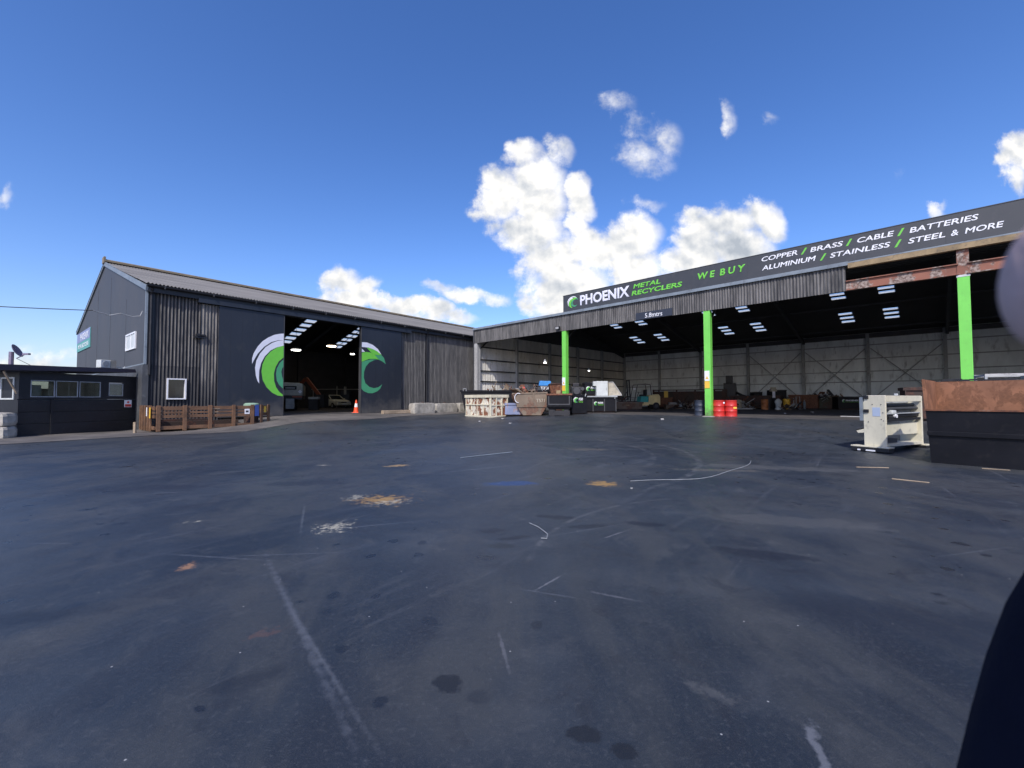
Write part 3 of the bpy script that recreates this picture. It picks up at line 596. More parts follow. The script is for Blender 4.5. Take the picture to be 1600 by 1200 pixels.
# small lamp bracket
tg = MB().box(1.92, 2.35, -.24, -.05, 4.18, 4.26).box(2.0, 2.15, -.3, -.06, 4.28, 4.40).box(2.2, 2.4, -.28, -.06, 4.30, 4.38).build('wall_bracket', 'black', barn)
# portal frames inside
for s in (.4, 6.1, 11.8, 17.5, 23.2, 28.9):
    MB().bar((s, .3, 0), (s, .3, HE - .2), .22, .25).bar((s, .3, HE - .35), (s, RW, HR - .35), .18, .35).bar((s, RW, HR - .35), (s, WD - .2, HE - .35), .18, .35).bar((s, WD - .25, 0), (s, WD - .25, HE - .2), .22, .25).build('portal_frame', 'darksteel', barn)

# gable sign
gs = thing('wall_sign', 'green and purple company sign high on the grey gable wall', 'sign', (BE.x, BE.y, 0), BR)
sg = MB().box(-.05, -.005, 15.8, 21.9, 4.77, 6.2).build('sign_board', plain('sign_teal_green', (.10, .34, .30), .5), gs)
MB().box(-.056, -.05, 15.8, 21.9, 5.45, 6.2).build('sign_header', plain('sign_purple', (.22, .26, .42), .5), gs)
rot = thing('tmp', 'x', 'x'); bpy.data.objects.remove(rot)
def text_gable(txt, y0, y1, z0, z1, x, mat, parent):
    o = text(txt, 0, 1, z0, z1, 0, mat, parent)
    for v in o.data.vertices:
        f_ = v.co.x; v.co = (x + v.co.y, y1 + (y0 - y1) * f_, v.co.z)
text_gable('PHOENIX', 16.4, 20.2, 5.55, 6.05, -.062, 'signwhite', gs); text_gable('METAL RECYCLERS', 16.4, 21.2, 4.98, 5.28, -.056, 'signwhite', gs)

# ================================================================== SHED
shed = thing('open_shed', 'long open fronted shed with grey corrugated fascia on lime green posts', 'shed', (SC.x, SC.y, 0), SR)
SL_, SDP = 48.0, 25.3
FX = 25.6          # fascia sheets end here, bare beams beyond
MB().corr(.0, FX, 5.80, 6.93, -.02, pitch=.135, amp=.02).build('fascia_sheeting', 'corr_pale', shed, smooth=True)
MB().box(0, FX, .03, .09, 5.85, 6.93).build('fascia_lining', 'black', shed)
MB().box(-.06, .06, -.06, .3, 5.8, 6.95).build('fascia_end', 'charcoal', shed)
MB().box(-.08, FX + .1, -.14, .12, 6.93, 7.03).box(-.08, FX + .1, -.10, .2, 7.03, 7.11).build('roof_trim', 'flash', shed)
MB().box(FX + .1, SL_, -.12, .1, 6.80, 7.02).build('timber_fascia', 'oldtimber', shed)
MB().box(FX + .1, SL_, -.10, .2, 7.03, 7.09).build('roof_edge_strip', 'flash', shed)
for a, b in ((FX, 29.13), (29.37, 39.1), (39.4, SL_)):
    MB().box(a, b, .02, .06, 5.86, 6.22).box(a, b, -.06, .14, 5.82, 5.86).box(a, b, -.06, .14, 6.22, 6.26).build('rusty_beam', 'rustbeam', shed)
for x in (9.7, 19.5, 29.25, 39.1):
    top = 5.80 if x < 25 else 5.72
    p = MB().box(x - .17, x + .17, .0, .03, .02, top).box(x - .17, x + .17, .27, .30, .02, top).box(x - .012, x + .012, .03, .27, .02, top).box(x + .15, x + .17, .03, .27, .02, top).build('post', 'post', shed)
    MB().box(x - .28, x + .28, -.1, .42, -.05, .03).build('base_plate', 'concrete', shed)
    if x > 25:
        MB().box(x - .17, x + .17, .0, .03, top + .08, 6.8).box(x - .17, x + .17, .27, .30, top + .08, 6.8).box(x - .012, x + .012, .03, .27, top + .08, 6.8).build('post_stub', 'rustbeam', shed)
        MB().box(x - .19, x + .19, -.01, .31, top, top + .08).build('splice_plate', 'whitebox', shed)
    if x < 25:
        pl = MB().box(x - .16, x + .1, -.02, -.003, 1.95, 2.5).build('notice', 'signwhite', shed)
        MB().box(x - .16, x + .1, -.022, -.004, 1.55, 1.93).build('notice', 'yellowsign', shed)
        MB().poly([(x - .12, 2.05), (x + .06, 2.05), (x - .03, 2.22)], -.026, .004).build('symbol', 'yellowsign', pl)
# walls
MB().box(-.14, 0, .0, SDP, 0, 6.75).build('outer_wall', 'charcoal', shed)
lw = MB()
lw.corr(.35, SDP, .1, 6.7, 0, pitch=.3, amp=.02, n=4); lw.v = [(.03 + -y, x, z) for x, y, z in lw.v]
lw.build('left_wall', 'wallpale', shed, smooth=True)
MB().box(0, SL_, SDP, SDP + .1, 0, 6.8).build('back_wall', 'wallin', shed)
MB().prism([(0, 0), (SDP, 0), (SDP, 6.8), (12.65, 9.6), (0, 7.0)], SL_ - .1, SL_, axis='x').build('end_wall', 'wallin', shed)
gy = MB().prism([(0, 6.7), (SDP, 6.7), (SDP, 6.82), (12.65, 9.62), (0, 7.02)], -.12, .02, axis='x').build('gable_infill', 'darksteel', shed)
for z in (1.1, 2.5, 3.42, 4.4, 5.5):
    MB().box(.06, .16, .3, SDP - .1, z, z + .10).build('girt', 'darksteel', shed)
for y in (.2, 5.0, 9.9, 14.8, 19.7, 24.9):
    MB().box(.05, .32, y, y + .24, .02, 6.7).build('column', 'palesteel' if y < 6 else 'steel', shed)
MB().box(.02, .36, .0, .16, .02, 5.82).build('corner_column', 'palesteel', shed)
yn = MB().box(.03, .33, -.02, -.002, 1.35, 1.75).build('notice', 'yellowsign', shed)
for z in (1.1, 2.42, 3.35, 4.5, 5.7):
    MB().box(0.3, SL_, SDP - .09, SDP - .0, z, z + .08).build('girt', 'steel', shed)
for x in [4.85 * k for k in range(1, 10)]:
    MB().box(x - .12, x + .12, SDP - .34, SDP - .09, .02, 6.7).build('column', 'steel', shed)
for x in (14.55, 19.4, 24.25):
    MB().bar((x + .2, SDP - .2, .9), (x + 4.65, SDP - .2, 5.4), .07).build('brace', 'steel', shed); MB().bar((x + 4.65, SDP - .28, .9), (x + .2, SDP - .28, 5.4), .07).build('brace', 'steel', shed)
MB().box(0, SL_, SDP - .25, SDP - .05, 6.35, 6.75).build('eaves_beam', 'darksteel', shed)
# roof: near slope, far slope with skylights
z1 = lambda v: 7.0 + 2.6 * v / 12.65
z2 = lambda v: 9.6 - 2.8 * (v - 12.65) / 12.65
holes = []
for tt in (15.3, 12.4, 5.7, 2.85, -3.8, -6.6, -13.2, -16.0):
    for v in (15.15, 16.0, 16.75, 20.1, 21.0, 21.9): holes.append((19.5 - tt - .44, 19.5 - tt + .44, v - .16, v + .16))
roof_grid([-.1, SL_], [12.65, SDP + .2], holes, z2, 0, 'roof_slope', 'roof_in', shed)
skylight_panes(holes, z2, shed)
MB().add([(-.1, .05, z1(0)), (SL_, .05, z1(0)), (SL_, 12.65, z1(12.65)), (-.1, 12.65, z1(12.65))], [(0, 1, 2, 3)]).build('roof_slope', 'roof', shed)
for x in (.2, 9.7, 19.5, 29.25, 39.1):
    MB().bar((x, .35, 6.6), (x, 12.65, 9.15), .18, .4).bar((x, 12.65, 9.15), (x, SDP - .2, 6.35), .18, .4).bar((x, 2.2, 6.7), (x, .4, 5.3), .1).build('rafter', 'darksteel', shed)
for v in (3.2, 6.4, 9.6, 14.2, 18.4, 23.6):
    zz = (z1 if v < 12.65 else z2)(v) - .12
    MB().box(0, SL_, v, v + .08, zz - .08, zz + .04).build('purlin', 'darksteel', shed)

# long company sign on the roof edge
sg = thing('long_sign', 'long charcoal roof sign with white and lime lettering listing metals bought', 'sign', (SC.x, SC.y, 0), SR)
bd = MB().box(9.68, 31.8, -.02, .06, 7.12, 8.27).build('sign_board', 'signboard', sg)
MB().box(9.66, 31.82, -.035, .075, 8.27, 8.30).build('sign_rail', 'darksteel', sg)
for x in (12.1, 14.55, 16.9, 18.7, 21.6, 23.9, 26.3, 28.8, 31.2): MB().box(x, x + .012, -.0225, -.01, 7.13, 8.26).build('panel_joint', 'darksteel', sg)
for x in (10.5, 15, 19.5, 24, 28.5): MB().bar((x, .1, 7.9), (x, 1.3, 7.3), .06).build('stay', 'darksteel', sg)
Y = -.028
logo(sg, 10.05, 10.95, 7.33, 8.12, Y)
text('PHOENIX', 11.12, 14.88, 7.36, 8.08, Y, 'signlav', sg, bold=.045)
text('METAL', 15.12, 16.9, 7.80, 8.08, Y, 'green', sg, shear=.15, bold=.04); text('RECYCLERS', 15.0, 18.2, 7.38, 7.68, Y, 'green', sg, shear=.15, bold=.04)
text('W E  B U Y', 19.06, 21.51, 7.57, 7.95, Y, 'green', sg, shear=.15, bold=.04)
for w_, a, b, c, d in (('COPPER', 22.25, 23.8, 7.88, 8.12), ('BRASS', 24.3, 25.55, 7.87, 8.10), ('CABLE', 26.04, 27.28, 7.86, 8.09), ('BATTERIES', 27.75, 29.72, 7.84, 8.07),
                       ('ALUMINIUM', 22.25, 24.52, 7.43, 7.67), ('STAINLESS', 25.05, 27.15, 7.42, 7.65), ('STEEL', 27.7, 28.8, 7.40, 7.63), ('&', 28.95, 29.17, 7.39, 7.62), ('MORE', 29.33, 30.35, 7.38, 7.61)):
    text(w_, a, b, c, d, Y, 'signwhite', sg, shear=.18, bold=.022)
for a, b, c, d in ((23.93, 24.19, 7.85, 8.14), (25.64, 25.88, 7.83, 8.12), (27.37, 27.61, 7.82, 8.12), (24.67, 24.93, 7.39, 7.69), (27.27, 27.51, 7.36, 7.66)):
    MB().poly([(a, c), (a + .08, c), (b, d), (b - .08, d)], Y, .006).build('slash', 'green', sg)
hs_ = thing('height_sign', 'small navy clearance sign reading 5.8mtrs on the corrugated fascia', 'sign', (SC.x, SC.y, 0), SR)
MB().box(15.32, 17.62, -.10, -.06, 5.81, 6.24).build('sign_board', 'lightboard', hs_)
text('5.8mtrs', 15.93, 17.02, 5.88, 6.15, -.105, 'signwhite', hs_, bold=.006)
def flood(x, z, y, label, root=None):
    f_ = thing('floodlight', label, 'floodlight', (SC.x, SC.y, 0), SR, 'lamps fixed to the shed')
    MB().box(x - .18, x + .18, y - .28, y - .1, z - .1, z + .12).build('housing', 'black', f_, bevel=.015)
    MB().box(x - .13, x + .13, y - .295, y - .28, z - .06, z + .08).build('lens', 'palesteel', f_)
    MB().bar((x, y - .1, z), (x, y, z + .02), .05).build('bracket', 'black', f_)
flood(9.35, 6.0, -.05, 'black floodlight on the fascia beside the green post nearest the barn')
def spot(name, label, p, r=.09, mat='lampglow', cat='lamp', drop=None, group=None):
    q = thing(name, label, cat, p, 0, group)
    MB().lathe([(r, 0), (r * 1.05, .03), (r * .8, .1)], n=12).build('bulb', mat, q)
    MB().lathe([(r * 1.25, .0), (r * 1.3, .04), (r * .4, .22), (.02, .24)], n=12, cz=.06).build('shade', 'steel', q)
    if drop: MB().tube([(0, 0, .25), (0, 0, drop)], .012, 5).build('cord', 'black', q)
    return q
spot('wall_lamp', 'small lit lamp on the left inner wall of the shed', (2.55, 33.1, 3.75), .10)
spot('wall_lamp', 'small lit lamp high over the white cabinet in the shed', (6.55, 36.6, 3.35), .07)
G_ = 'high bay lamps hanging in the barn'
spot('pendant_lamp', 'white high bay lamp hanging near the left barn door', (-17.0, 33.8, 4.85), .33, 'lampglow', 'lamp', 3.2, G_)
spot('pendant_lamp', 'warm glowing high bay lamp hanging mid barn', (-18.1, 43, 6.3), .42, 'lampwarm', 'lamp', 1.6, G_)
spot('pendant_lamp', 'dim high bay lamp hanging deep in the barn, right of the car', (-16.35, 44, 5.6), .2, 'lampglow', 'lamp', 2.2, G_)

# ================================================================== OFFICE CABIN
oa = radians(75.3)
cab = thing('office_cabin', 'low black site office with a band of windows and flat roof', 'office', (-19.7, 17.2, -.5), oa)
cw = MB().box(0, 4.33, 0, .08, 1.52, 1.60).box(0, .35, 0, .08, 1.60, 2.40).box(3.70, 4.33, 0, .08, 1.60, 2.40).box(.35, 3.70, 0, .08, 2.30, 2.62).box(0, .35, 0, .08, 2.40, 2.62).box(3.70, 4.33, 0, .08, 2.40, 2.62)
cw.box(1.13, 1.16, 0, .08, 1.60, 2.30).box(1.93, 1.98, 0, .08, 1.60, 2.30).box(2.78, 3.10, 0, .08, 1.60, 2.30).box(3.10, 3.70, 0, .08, 1.60, 1.66)
cw.build('front_wall', 'black', cab)
bw = MB()
for k, (z0, z1_) in enumerate(((-.1, .50), (.515, .98), (.995, 1.47))): bw.box(-.04, .98, -.05, .0, z0, z1_).box(1.05, 4.36, -.05, .0, z0, z1_)
bw.build('front_cladding', 'black', cab, bevel=.006)
MB().box(-.02, 4.34, -.02, .0, -.1, 1.5).build('front_backing', 'black', cab)
MB().box(.975, 1.055, -.09, -.02, -.05, 1.52).build('cladding_post', 'black', cab)
for a, b, z0, z1_ in ((.35, 1.13, 1.60, 2.30), (1.16, 1.93, 1.60, 2.30), (1.98, 2.78, 1.60, 2.30), (3.10, 3.70, 1.66, 2.25)):
    wf = MB().box(a, a + .03, .0, .05, z0, z1_).box(b - .03, b, .0, .05, z0, z1_).box(a + .03, b - .03, .0, .05, z0, z0 + .03).box(a + .03, b - .03, .0, .05, z1_ - .03, z1_).build('window', 'steel', cab)
    MB().box(a + .03, b - .03, .02, .03, z0 + .03, z1_ - .03).build('pane', 'glasslit', wf)
MB().box(2.72, 2.77, .04, .3, 1.62, 2.28).box(.98, 1.06, .08, .14, 1.62, 2.28).build('curtain', 'beige', cab)
MB().box(.4, .72, .08, .1, 1.65, 2.1).build('paper', 'whitebox', cab)
MB().box(.0, .07, .08, 3.0, -.1, 2.6).build('side_wall', 'black', cab)
MB().box(-.03, .0, .25, .32, 1.5, 2.4).box(-.03, .0, 1.0, 1.07, 1.5, 2.4).box(-.03, .0, .32, 1.0, 1.5, 1.56).box(-.03, .0, .32, 1.0, 2.34, 2.4).build('side_window', 'whitebox', cab)
MB().box(.07, 4.33, 3.0, 3.07, -.1, 1.45).box(.07, 4.33, 3.0, 3.07, 2.35, 2.6).box(.07, .5, 3.0, 3.07, 1.45, 2.35).box(1.5, 1.7, 3.0, 3.07, 1.45, 2.35).box(2.6, 4.33, 3.0, 3.07, 1.45, 2.35).build('back_wall', 'beige', cab)
MB().box(2.75, 4.3, 2.0, 2.06, 0, 2.4).build('partition', 'whitebox', cab)
MB().box(.1, 4.3, .1, 2.9, .9, .94).build('desk', 'paleplank', cab)
MB().box(.25, .7, .3, .8, .94, 1.9).box(1.35, 1.8, 1.2, 1.6, .94, 1.98).build('cupboard', 'beige', cab)
MB().prism([(-.75, 2.63), (-.75, 2.86), (3.97, 2.97), (4.02, 2.81)], -.35, 3.2).build('roof', plain('roof_felt_dark', (.035, .03, .045), .6), cab)
MB().bar((-.55, -.2, 2.6), (-.05, .02, 1.75), .05).build('roof_strut', 'paleplank', cab)
nt_ = MB().box(3.73, 4.04, -.065, -.052, 1.13, 1.47).build('notice', 'signwhite', cab)
MB().box(3.75, 4.02, -.069, -.065, 1.15, 1.27).build('notice_band', 'redsign', nt_)
MB().lathe([(.05, 0), (.05, .003)], cx=3.885, cy=-.069, cz=1.37, n=16, axis='y').build('symbol', 'redsign', nt_)

# dish, air conditioner, cable
ds_ = thing('satellite_dish', 'grey purple satellite dish on the office roof edge', 'satellite dish', (-21.35, 18.5, 2.36))
MB().tube([(-.22, 0, 0), (-.22, 0, .7)], .08, 8).build('mast', 'dish', ds_)
dm = MB(); pr = [(0.02, .0), (.15, .012), (.24, .04), (.30, .075), (.296, .085), (.22, .055), (.02, .025)]
dm.lathe(pr, n=20, axis='x'); Rm = Vector((.80, .38, .46)).to_track_quat('X', 'Z').to_matrix().to_4x4()
dm.v = [tuple(Rm @ Vector((x, y, z)) + Vector((-.06, 0, .72))) for x, y, z in dm.v]; dm.build('reflector', 'dish', ds_, smooth=True)
MB().tube([(.02, 0, .42), (.42, -.05, .58)], .02, 6).build('feed_arm', 'dish', ds_); MB().box(.36, .62, -.1, -.0, .56, .63).build('receiver', 'dish', ds_); MB().tube([(.0, 0, .42), (.7, 0, .08)], .012, 5).build('cable', 'black', ds_)
ac = thing('air_conditioner', 'white air conditioner box on the office roof against the gable', 'air conditioner', (-19.35, 20.35, 2.46), oa)
MB().box(-.10, .30, -.0, .32, .05, .42).build('casing', 'whitebox', ac, bevel=.02); MB().box(.32, .55, .02, .3, .03, .42).build('side_unit', 'beige', ac)
MB().lathe([(.13, 0), (.13, .02)], cx=.1, cy=-.02, cz=.24, n=18, axis='y').build('fan_grille', 'steel', ac)
MB().tube([(.3, .1, .15), (.7, .12, .12), (.95, .15, .06), (1.1, .3, .16)], .025, 6).build('pipe', 'whitebox', ac)
pp = thing('pole', 'timber pole carrying the overhead cable', 'pole', (-34, 6.5, -.5)); MB().lathe([(.14, 0), (.1, 6)], n=12).build('shaft', 'oldtimber', pp); MB().bar((-.6, 0, 5.6), (.6, 0, 5.6), .08).build('crossarm', 'oldtimber', pp)
cb = MB(); A_ = Vector((-34, 6.5, 5.0)); B_ = Vector((-18.6, 19.0, 4.95))
cb.tube([A_.lerp(B_, k / 16) - Vector((0, 0, 1.2 * 4 * (k / 16) * (1 - k / 16) * .35)) for k in range(17)], .018, 5)
tag(cb.build('overhead_cable', 'black'), 'thin black overhead cable running in to the barn gable', 'cable')
cb = MB().tube([(-18.6, 19.0, 4.95), (-18.45, 19.6, 4.85), (-18.2, 19.9, 5.0), (-18.0, 20.3, 4.92), (-17.85, 20.55, 5.0), (-17.78, 20.6, 5.25)], .02, 6)
tag(cb.build('pale_cable', 'palesteel'), 'slack pale cable end tied to the barn corner', 'cable')
# concrete blocks by the office and pipe rail
def block(loc, rz, L_, W_, H_, label, group=None, lift=True):
    o = thing('concrete_block', label, 'concrete block', loc, rz, group)
    mb = MB(); nx, ny, nz = 8, 4, 4; rnd = random.Random(len(label) + int(loc[0] * 10))
    from mathutils import noise as mn
    def P(i, j, k):
        x, y, z = L_ * (i / nx - .5), W_ * (j / ny - .5), H_ * k / nz
        ex = (i in (0, nx)) + (j in (0, ny)) + (k in (0, nz)); f_ = .03 * max(0, ex - 1)
        q = mn.noise(Vector((x * 2 + loc[0], y * 2 + loc[1], z * 2)))
        s_ = 1 - f_ / max(.3, H_)
        return (x * s_ + q * .03, y * s_ + q * .03, z * (s_ if k else 1) + (q * .03 if k else 0))
    idx = {}
    for i in range(nx + 1):
        for j in range(ny + 1):
            for k in range(nz + 1):
                if i in (0, nx) or j in (0, ny) or k in (0, nz): idx[i, j, k] = len(mb.v); mb.v.append(P(i, j, k))
    for a in range(nx):
        for b in range(ny):
            for k in (0, nz): mb.f.append((idx[a, b, k], idx[a + 1, b, k], idx[a + 1, b + 1, k], idx[a, b + 1, k]))
        for b in range(nz):
            for j in (0, ny): mb.f.append((idx[a, j, b], idx[a + 1, j, b], idx[a + 1, j, b + 1], idx[a, j, b + 1]))
    for a in range(ny):
        for b in range(nz):
            for i in (0, nx): mb.f.append((idx[i, a, b], idx[i, a + 1, b], idx[i, a + 1, b + 1], idx[i, a, b + 1]))
    mb.build('body', 'concrete', o, bevel=.0)
    if lift: MB().tube([(-.12, 0, H_ - .02), (-.1, 0, H_ + .07), (.1, 0, H_ + .07), (.12, 0, H_ - .02)], .012, 5).build('lifting_loop', 'rust', o)
    return o
block((-19.95, 16.45, -.5), radians(12), 1.5, .6, .49, 'lower concrete block of the stack left of the office', 'stacked blocks beside the office', False)
block((-19.98, 16.5, -.0), radians(9), 1.48, .6, .50, 'upper concrete block of the stack left of the office', 'stacked blocks beside the office', False)
pr_ = thing('pipe_rail', 'dark bent pipe rail behind the stacked blocks', 'rail', (-20.45, 17.55, -.5)); 
MB().tube([(-1.1, .0, 2.2), (-.18, 0, 2.2), (-.06, 0, 2.12), (0, 0, 2.0), (0, 0, 0)], .045, 8).build('pipe', 'bluedrum', pr_)
# blocks along the barn wall
def bpos(s, d, z=None): P = BE + BD * s - BN * d; return (P.x, P.y, zg(P.x, P.y) if z is None else z)
for s, d, L_, H_, lb in ((16.0, 1.2, 2.0, .78, 'leftmost pale concrete block against the corrugated barn wall'), (18.6, .8, 2.3, .70, 'second pale concrete block along the barn wall'), (20.8, .8, 1.7, .72, 'third pale concrete block along the barn wall'), (22.5, .85, 1.5, .76, 'last concrete block by the black container end')):
    block(bpos(s, d), BR, L_, .75, H_, lb, 'concrete blocks along the barn wall')
pk = thing('timber_beam', 'pale timber beam lying at the foot of the right barn door', 'timber', bpos(13.9, 1.0), BR + .05); MB().box(-1.3, 1.3, -.13, .13, .03, .27).build('beam', 'paleplank', pk, bevel=.02)
# cone
cn = thing('traffic_cone', 'orange traffic cone with white sleeve at the right barn door', 'traffic cone', (-10.95, 30.3, .03))
MB().box(-.25, .25, -.25, .25, 0, .05).build('base', 'conered', cn, bevel=.02); MB().lathe([(.19, .05), (.13, .42)], n=20).lathe([(.085, .68), (.045, .92), (.04, .92)], n=20).build('body', 'conered', cn)
MB().lathe([(.13, .42), (.085, .68)], n=20).build('sleeve', 'signwhite', cn)

# timber slat enclosure
cr = thing('slatted_crate', 'long brown timber slatted pen on the ground before the barn', 'crate', (-15.85, 19.2, -.47), BR)
def rail_side(L_, posts, parent, z0=.0, mirror=False, xf=None):
    pieces = []
    def bx_(nm, *a):
        mb = MB().box(*a)
        if xf: mb.v = [xf(v) for v in mb.v]
        return mb.build(nm, 'wood', parent, bevel=.006)
    for z, h_ in ((.10, .16), (.62, .14), (.82, .09), (.97, .17)): bx_('rail', 0, L_, -.025, .025, z + z0, z + h_ + z0)
    for x in posts: bx_('post', x - .075, x + .075, -.09, -.027, .03, 1.19 + z0)
rail_side(3.95, (.08, 1.05, 2.05, 3.05, 3.9), cr)
ang = radians(28)
rail_side(1.0, (.45, .95), cr, xf=lambda v: (3.99 + v[0] * cos(ang) - v[1] * sin(ang), v[0] * sin(ang) + v[1] * cos(ang), v[2]))
rail_side(2.35, (.45, .9, 1.4, 1.9, 2.3), cr, xf=lambda v: (-.03 + v[1], v[0] + .05, v[2]))
rail_side(4.8, (.1, 1.6, 3.2, 4.7), cr, xf=lambda v: (v[0], 2.42 - v[1], v[2]))
MB().box(.1, 4.6, .2, 2.3, .10, .16).build('floor_deck', 'rustdark', cr)
MB().box(.3, 3.6, .9, 1.3, .18, .42).box(.5, 2.4, 1.5, 1.9, .18, .5).build('inner_beam', 'rustdark', cr)  # dark colour on the inner beams stands in for shade behind the slats
for x, z, c, w_, h_ in ((-.30, .72, 'signwhite', .1, .33), (.15, .66, 'yellowsign', 0, 0),): pass
MB().box(3.55, 3.78, -.034, -.026, .72, .98).build('notice', 'signwhite', cr); MB().box(3.6, 3.73, -.038, -.034, .80, .90).build('notice_print', 'darksteel', cr)
n_ = MB().box(4.02, 4.3, -.10, -.095, .60, 1.18); n_.v = [(3.99 + (x - 3.99) * cos(ang), (x - 3.99) * sin(ang) - .06 + (y + .1), z) for x, y, z in n_.v]; n_.build('notice', 'blueprint', cr)
n_ = MB().box(4.62, 4.78, -.10, -.095, .78, 1.1); n_.v = [(3.99 + (x - 3.99) * cos(ang), (x - 3.99) * sin(ang) - .12 + (y + .1), z) for x, y, z in n_.v]; n_.build('notice', 'yellowsign', cr)
MB().box(-.125, -.12, .35, .55, .62, 1.1).build('notice', 'yellowsign', cr); MB().box(-.125, -.12, .95, 1.1, .7, 1.1).build('notice', 'signwhite', cr)
MB().box(2.0, 2.45, -.034, -.027, 1.0, 1.03).box(2.1, 2.4, -.034, -.027, .84, .87).build('tape_strip', 'paleplank', cr)
tb = thing('pale_tub', 'upturned pale green tub top showing above the right end of the slatted pen', 'tub', (-13.75, 22.75, -.42), BR); MB().lathe([(.33, 0), (.34, 1.08)], n=18).build('tub_body', 'rustdark', tb); MB().lathe([(.36, 1.08), (.36, 1.16), (.28, 1.22), (.1, 1.23)], n=18).build('lid', plain('pale_green_plastic', (.24, .36, .25), .5), tb)
stk = thing('post_stub', 'short pale marker stub by the left end of the slatted pen', 'marker', (-16.55, 18.95, -.5)); MB().box(-.05, .05, -.04, .04, 0, .5).build('stub', 'paleplank', stk, bevel=.01)

# ================================================================== BINS
def skip(name, label, loc, rz, L_, W_, H_, mat, tin=0.0, ribs=0, inner='rust', rim=True, cat='skip', taper_w=.0, group=None, lip=.06, feet=True, slope=0.0):
    """open-top bin: x 0..L, y 0..W; ends slope in by `slope` at the bottom, sides by taper_w"""
    o = thing(name, label, cat, loc, rz, group); th = .05; zb = .12 if feet else .0
    def Q(x, y, z):
        f_ = 1 - z / H_; cx, cy = L_ / 2, W_ / 2
        return (cx + (x - cx) * (1 - 2 * slope * f_ / L_), cy + (y - cy) * (1 - 2 * taper_w * f_ / W_), z)
    def wall(x0, x1, y0, y1, z0=None, z1_=None):
        mb = MB().box(x0, x1, y0, y1, z0 if z0 is not None else zb, z1_ or H_); mb.v = [Q(*v) for v in mb.v]; return mb
    mb = MB()
    for a in ((0, L_, 0, th), (0, L_, W_ - th, W_), (0, th, th, W_ - th), (L_ - th, L_, th, W_ - th)):
        k = wall(*a); mb.add(k.v, k.f)
    k = wall(th, L_ - th, th, W_ - th, zb, zb + .05); mb.add(k.v, k.f)
    body = mb.build('body', mat, o)
    k = wall(th + .01, L_ - th - .01, th + .01, W_ - th - .01, zb + .06, H_ - .08)
    nb = MB()
    for a in ((th, L_ - th, th, th + .01), (th, L_ - th, W_ - th - .01, W_ - th), (th, th + .01, th + .01, W_ - th - .01), (L_ - th - .01, L_ - th, th + .01, W_ - th - .01), (th + .01, L_ - th - .01, th + .01, W_ - th - .01, zb + .05, zb + .06)):
        q = wall(*a[:4], *(a[4:] if len(a) > 4 else (zb + .06, H_ - .01))); nb.add(q.v, q.f)
    nb.build('lining', inner, o)
    if rim:
        r = MB()
        for a in ((-lip, L_ + lip, -lip, 0), (-lip, L_ + lip, W_, W_ + lip), (-lip, 0, 0, W_), (L_, L_ + lip, 0, W_)): r.box(*a, H_ - .12, H_ + .01)
        r.build('rim', mat, o)
    for i in range(ribs + 1 if ribs else 0):
        x = L_ * i / ribs; x0, x1 = max(0, x - .035), min(L_, x + .035); k = wall(x0, x1, -.05, 0, zb, H_ - .12); kk = wall(x0, x1, W_, W_ + .05, zb, H_ - .12)
        MB().add(k.v, k.f).add(kk.v, kk.f).build('rib', mat, o)
    if feet: 
        for y in (.15, W_ - .35): MB().box(.1 + slope, L_ - .1 - slope, y, y + .2, 0, zb + .01).build('skid', 'rustdark', o)
    return o
# cream rusty skip
cs = thing('cream_skip', 'cream skip with big rust patches in its ribbed panels', 'skip', (-1.48, 29.19, -.27), atan2(.78, -.63))
Lk, Wk, Hk = 3.0, 1.5, 1.56
mb = MB().box(0, Lk, -Wk, -Wk + .05, .06, Hk - .02).box(0, Lk, -.05, 0, .06, Hk - .02).box(0, .05, -Wk + .05, -.05, .06, Hk - .02).box(Lk - .05, Lk, -Wk + .05, -.05, .06, Hk - .02).box(.05, Lk - .05, -Wk + .05, -.05, .06, .12)
mb.build('body', 'rustwhite', cs)
CR = M['rustwhite']
for x in (0, .75, 1.5, 2.25, 2.93): MB().box(x, x + .06, 0, .04, .04, Hk - .2).build('rib', 'cream', cs)
MB().box(.0, Lk, .0, .06, .83, .90).build('mid_rail', 'cream', cs); MB().box(-.05, Lk + .05, 0, .09, Hk - .2, Hk).box(-.05, Lk + .05, -Wk - .08, -Wk, Hk - .2, Hk).box(-.09, -.0, -Wk, 0, Hk - .2, Hk).box(Lk, Lk + .08, -Wk, 0, Hk - .2, Hk).build('rim', 'cream', cs)
MB().box(-.07, Lk, .0, .08, 0.0, .12).box(-.07, 0, -Wk, 0, 0, .12).build('bottom_rail', 'cream', cs)
for y in (-Wk + .02, -1.0, -.52, -.06): MB().box(-.07, 0, y, y + .07, .12, Hk - .2).build('rib', 'cream', cs)
MB().box(-.055, 0, -Wk, 0, .80, .86).build('mid_rail', 'cream', cs)
# long black container behind
lb_ = skip('black_hooklift_bin', 'long low black open container behind the cream skip', (-3.9, 32.75, -.12), radians(0), 6.7, 2.3, 1.78, 'blacksteel', slope=.35, ribs=0, inner='blacksteel', cat='container')
for x in (.2, 2.2, 4.2, 6.2): MB().tube([(x, -.08, 1.72), (x, -.08, 1.9), (x + .22, -.08, 1.9), (x + .22, -.08, 1.72)], .025, 6).build('lifting_eye', 'steel', lb_)
# faded blue skip
bs = skip('blue_skip', 'low faded blue skip with pink stained side next to the cream skip', (-.45, 29.3, -.18), radians(-3), 1.75, 1.9, .88, 'blueskip', taper_w=-.05, slope=-.04, inner='rust')
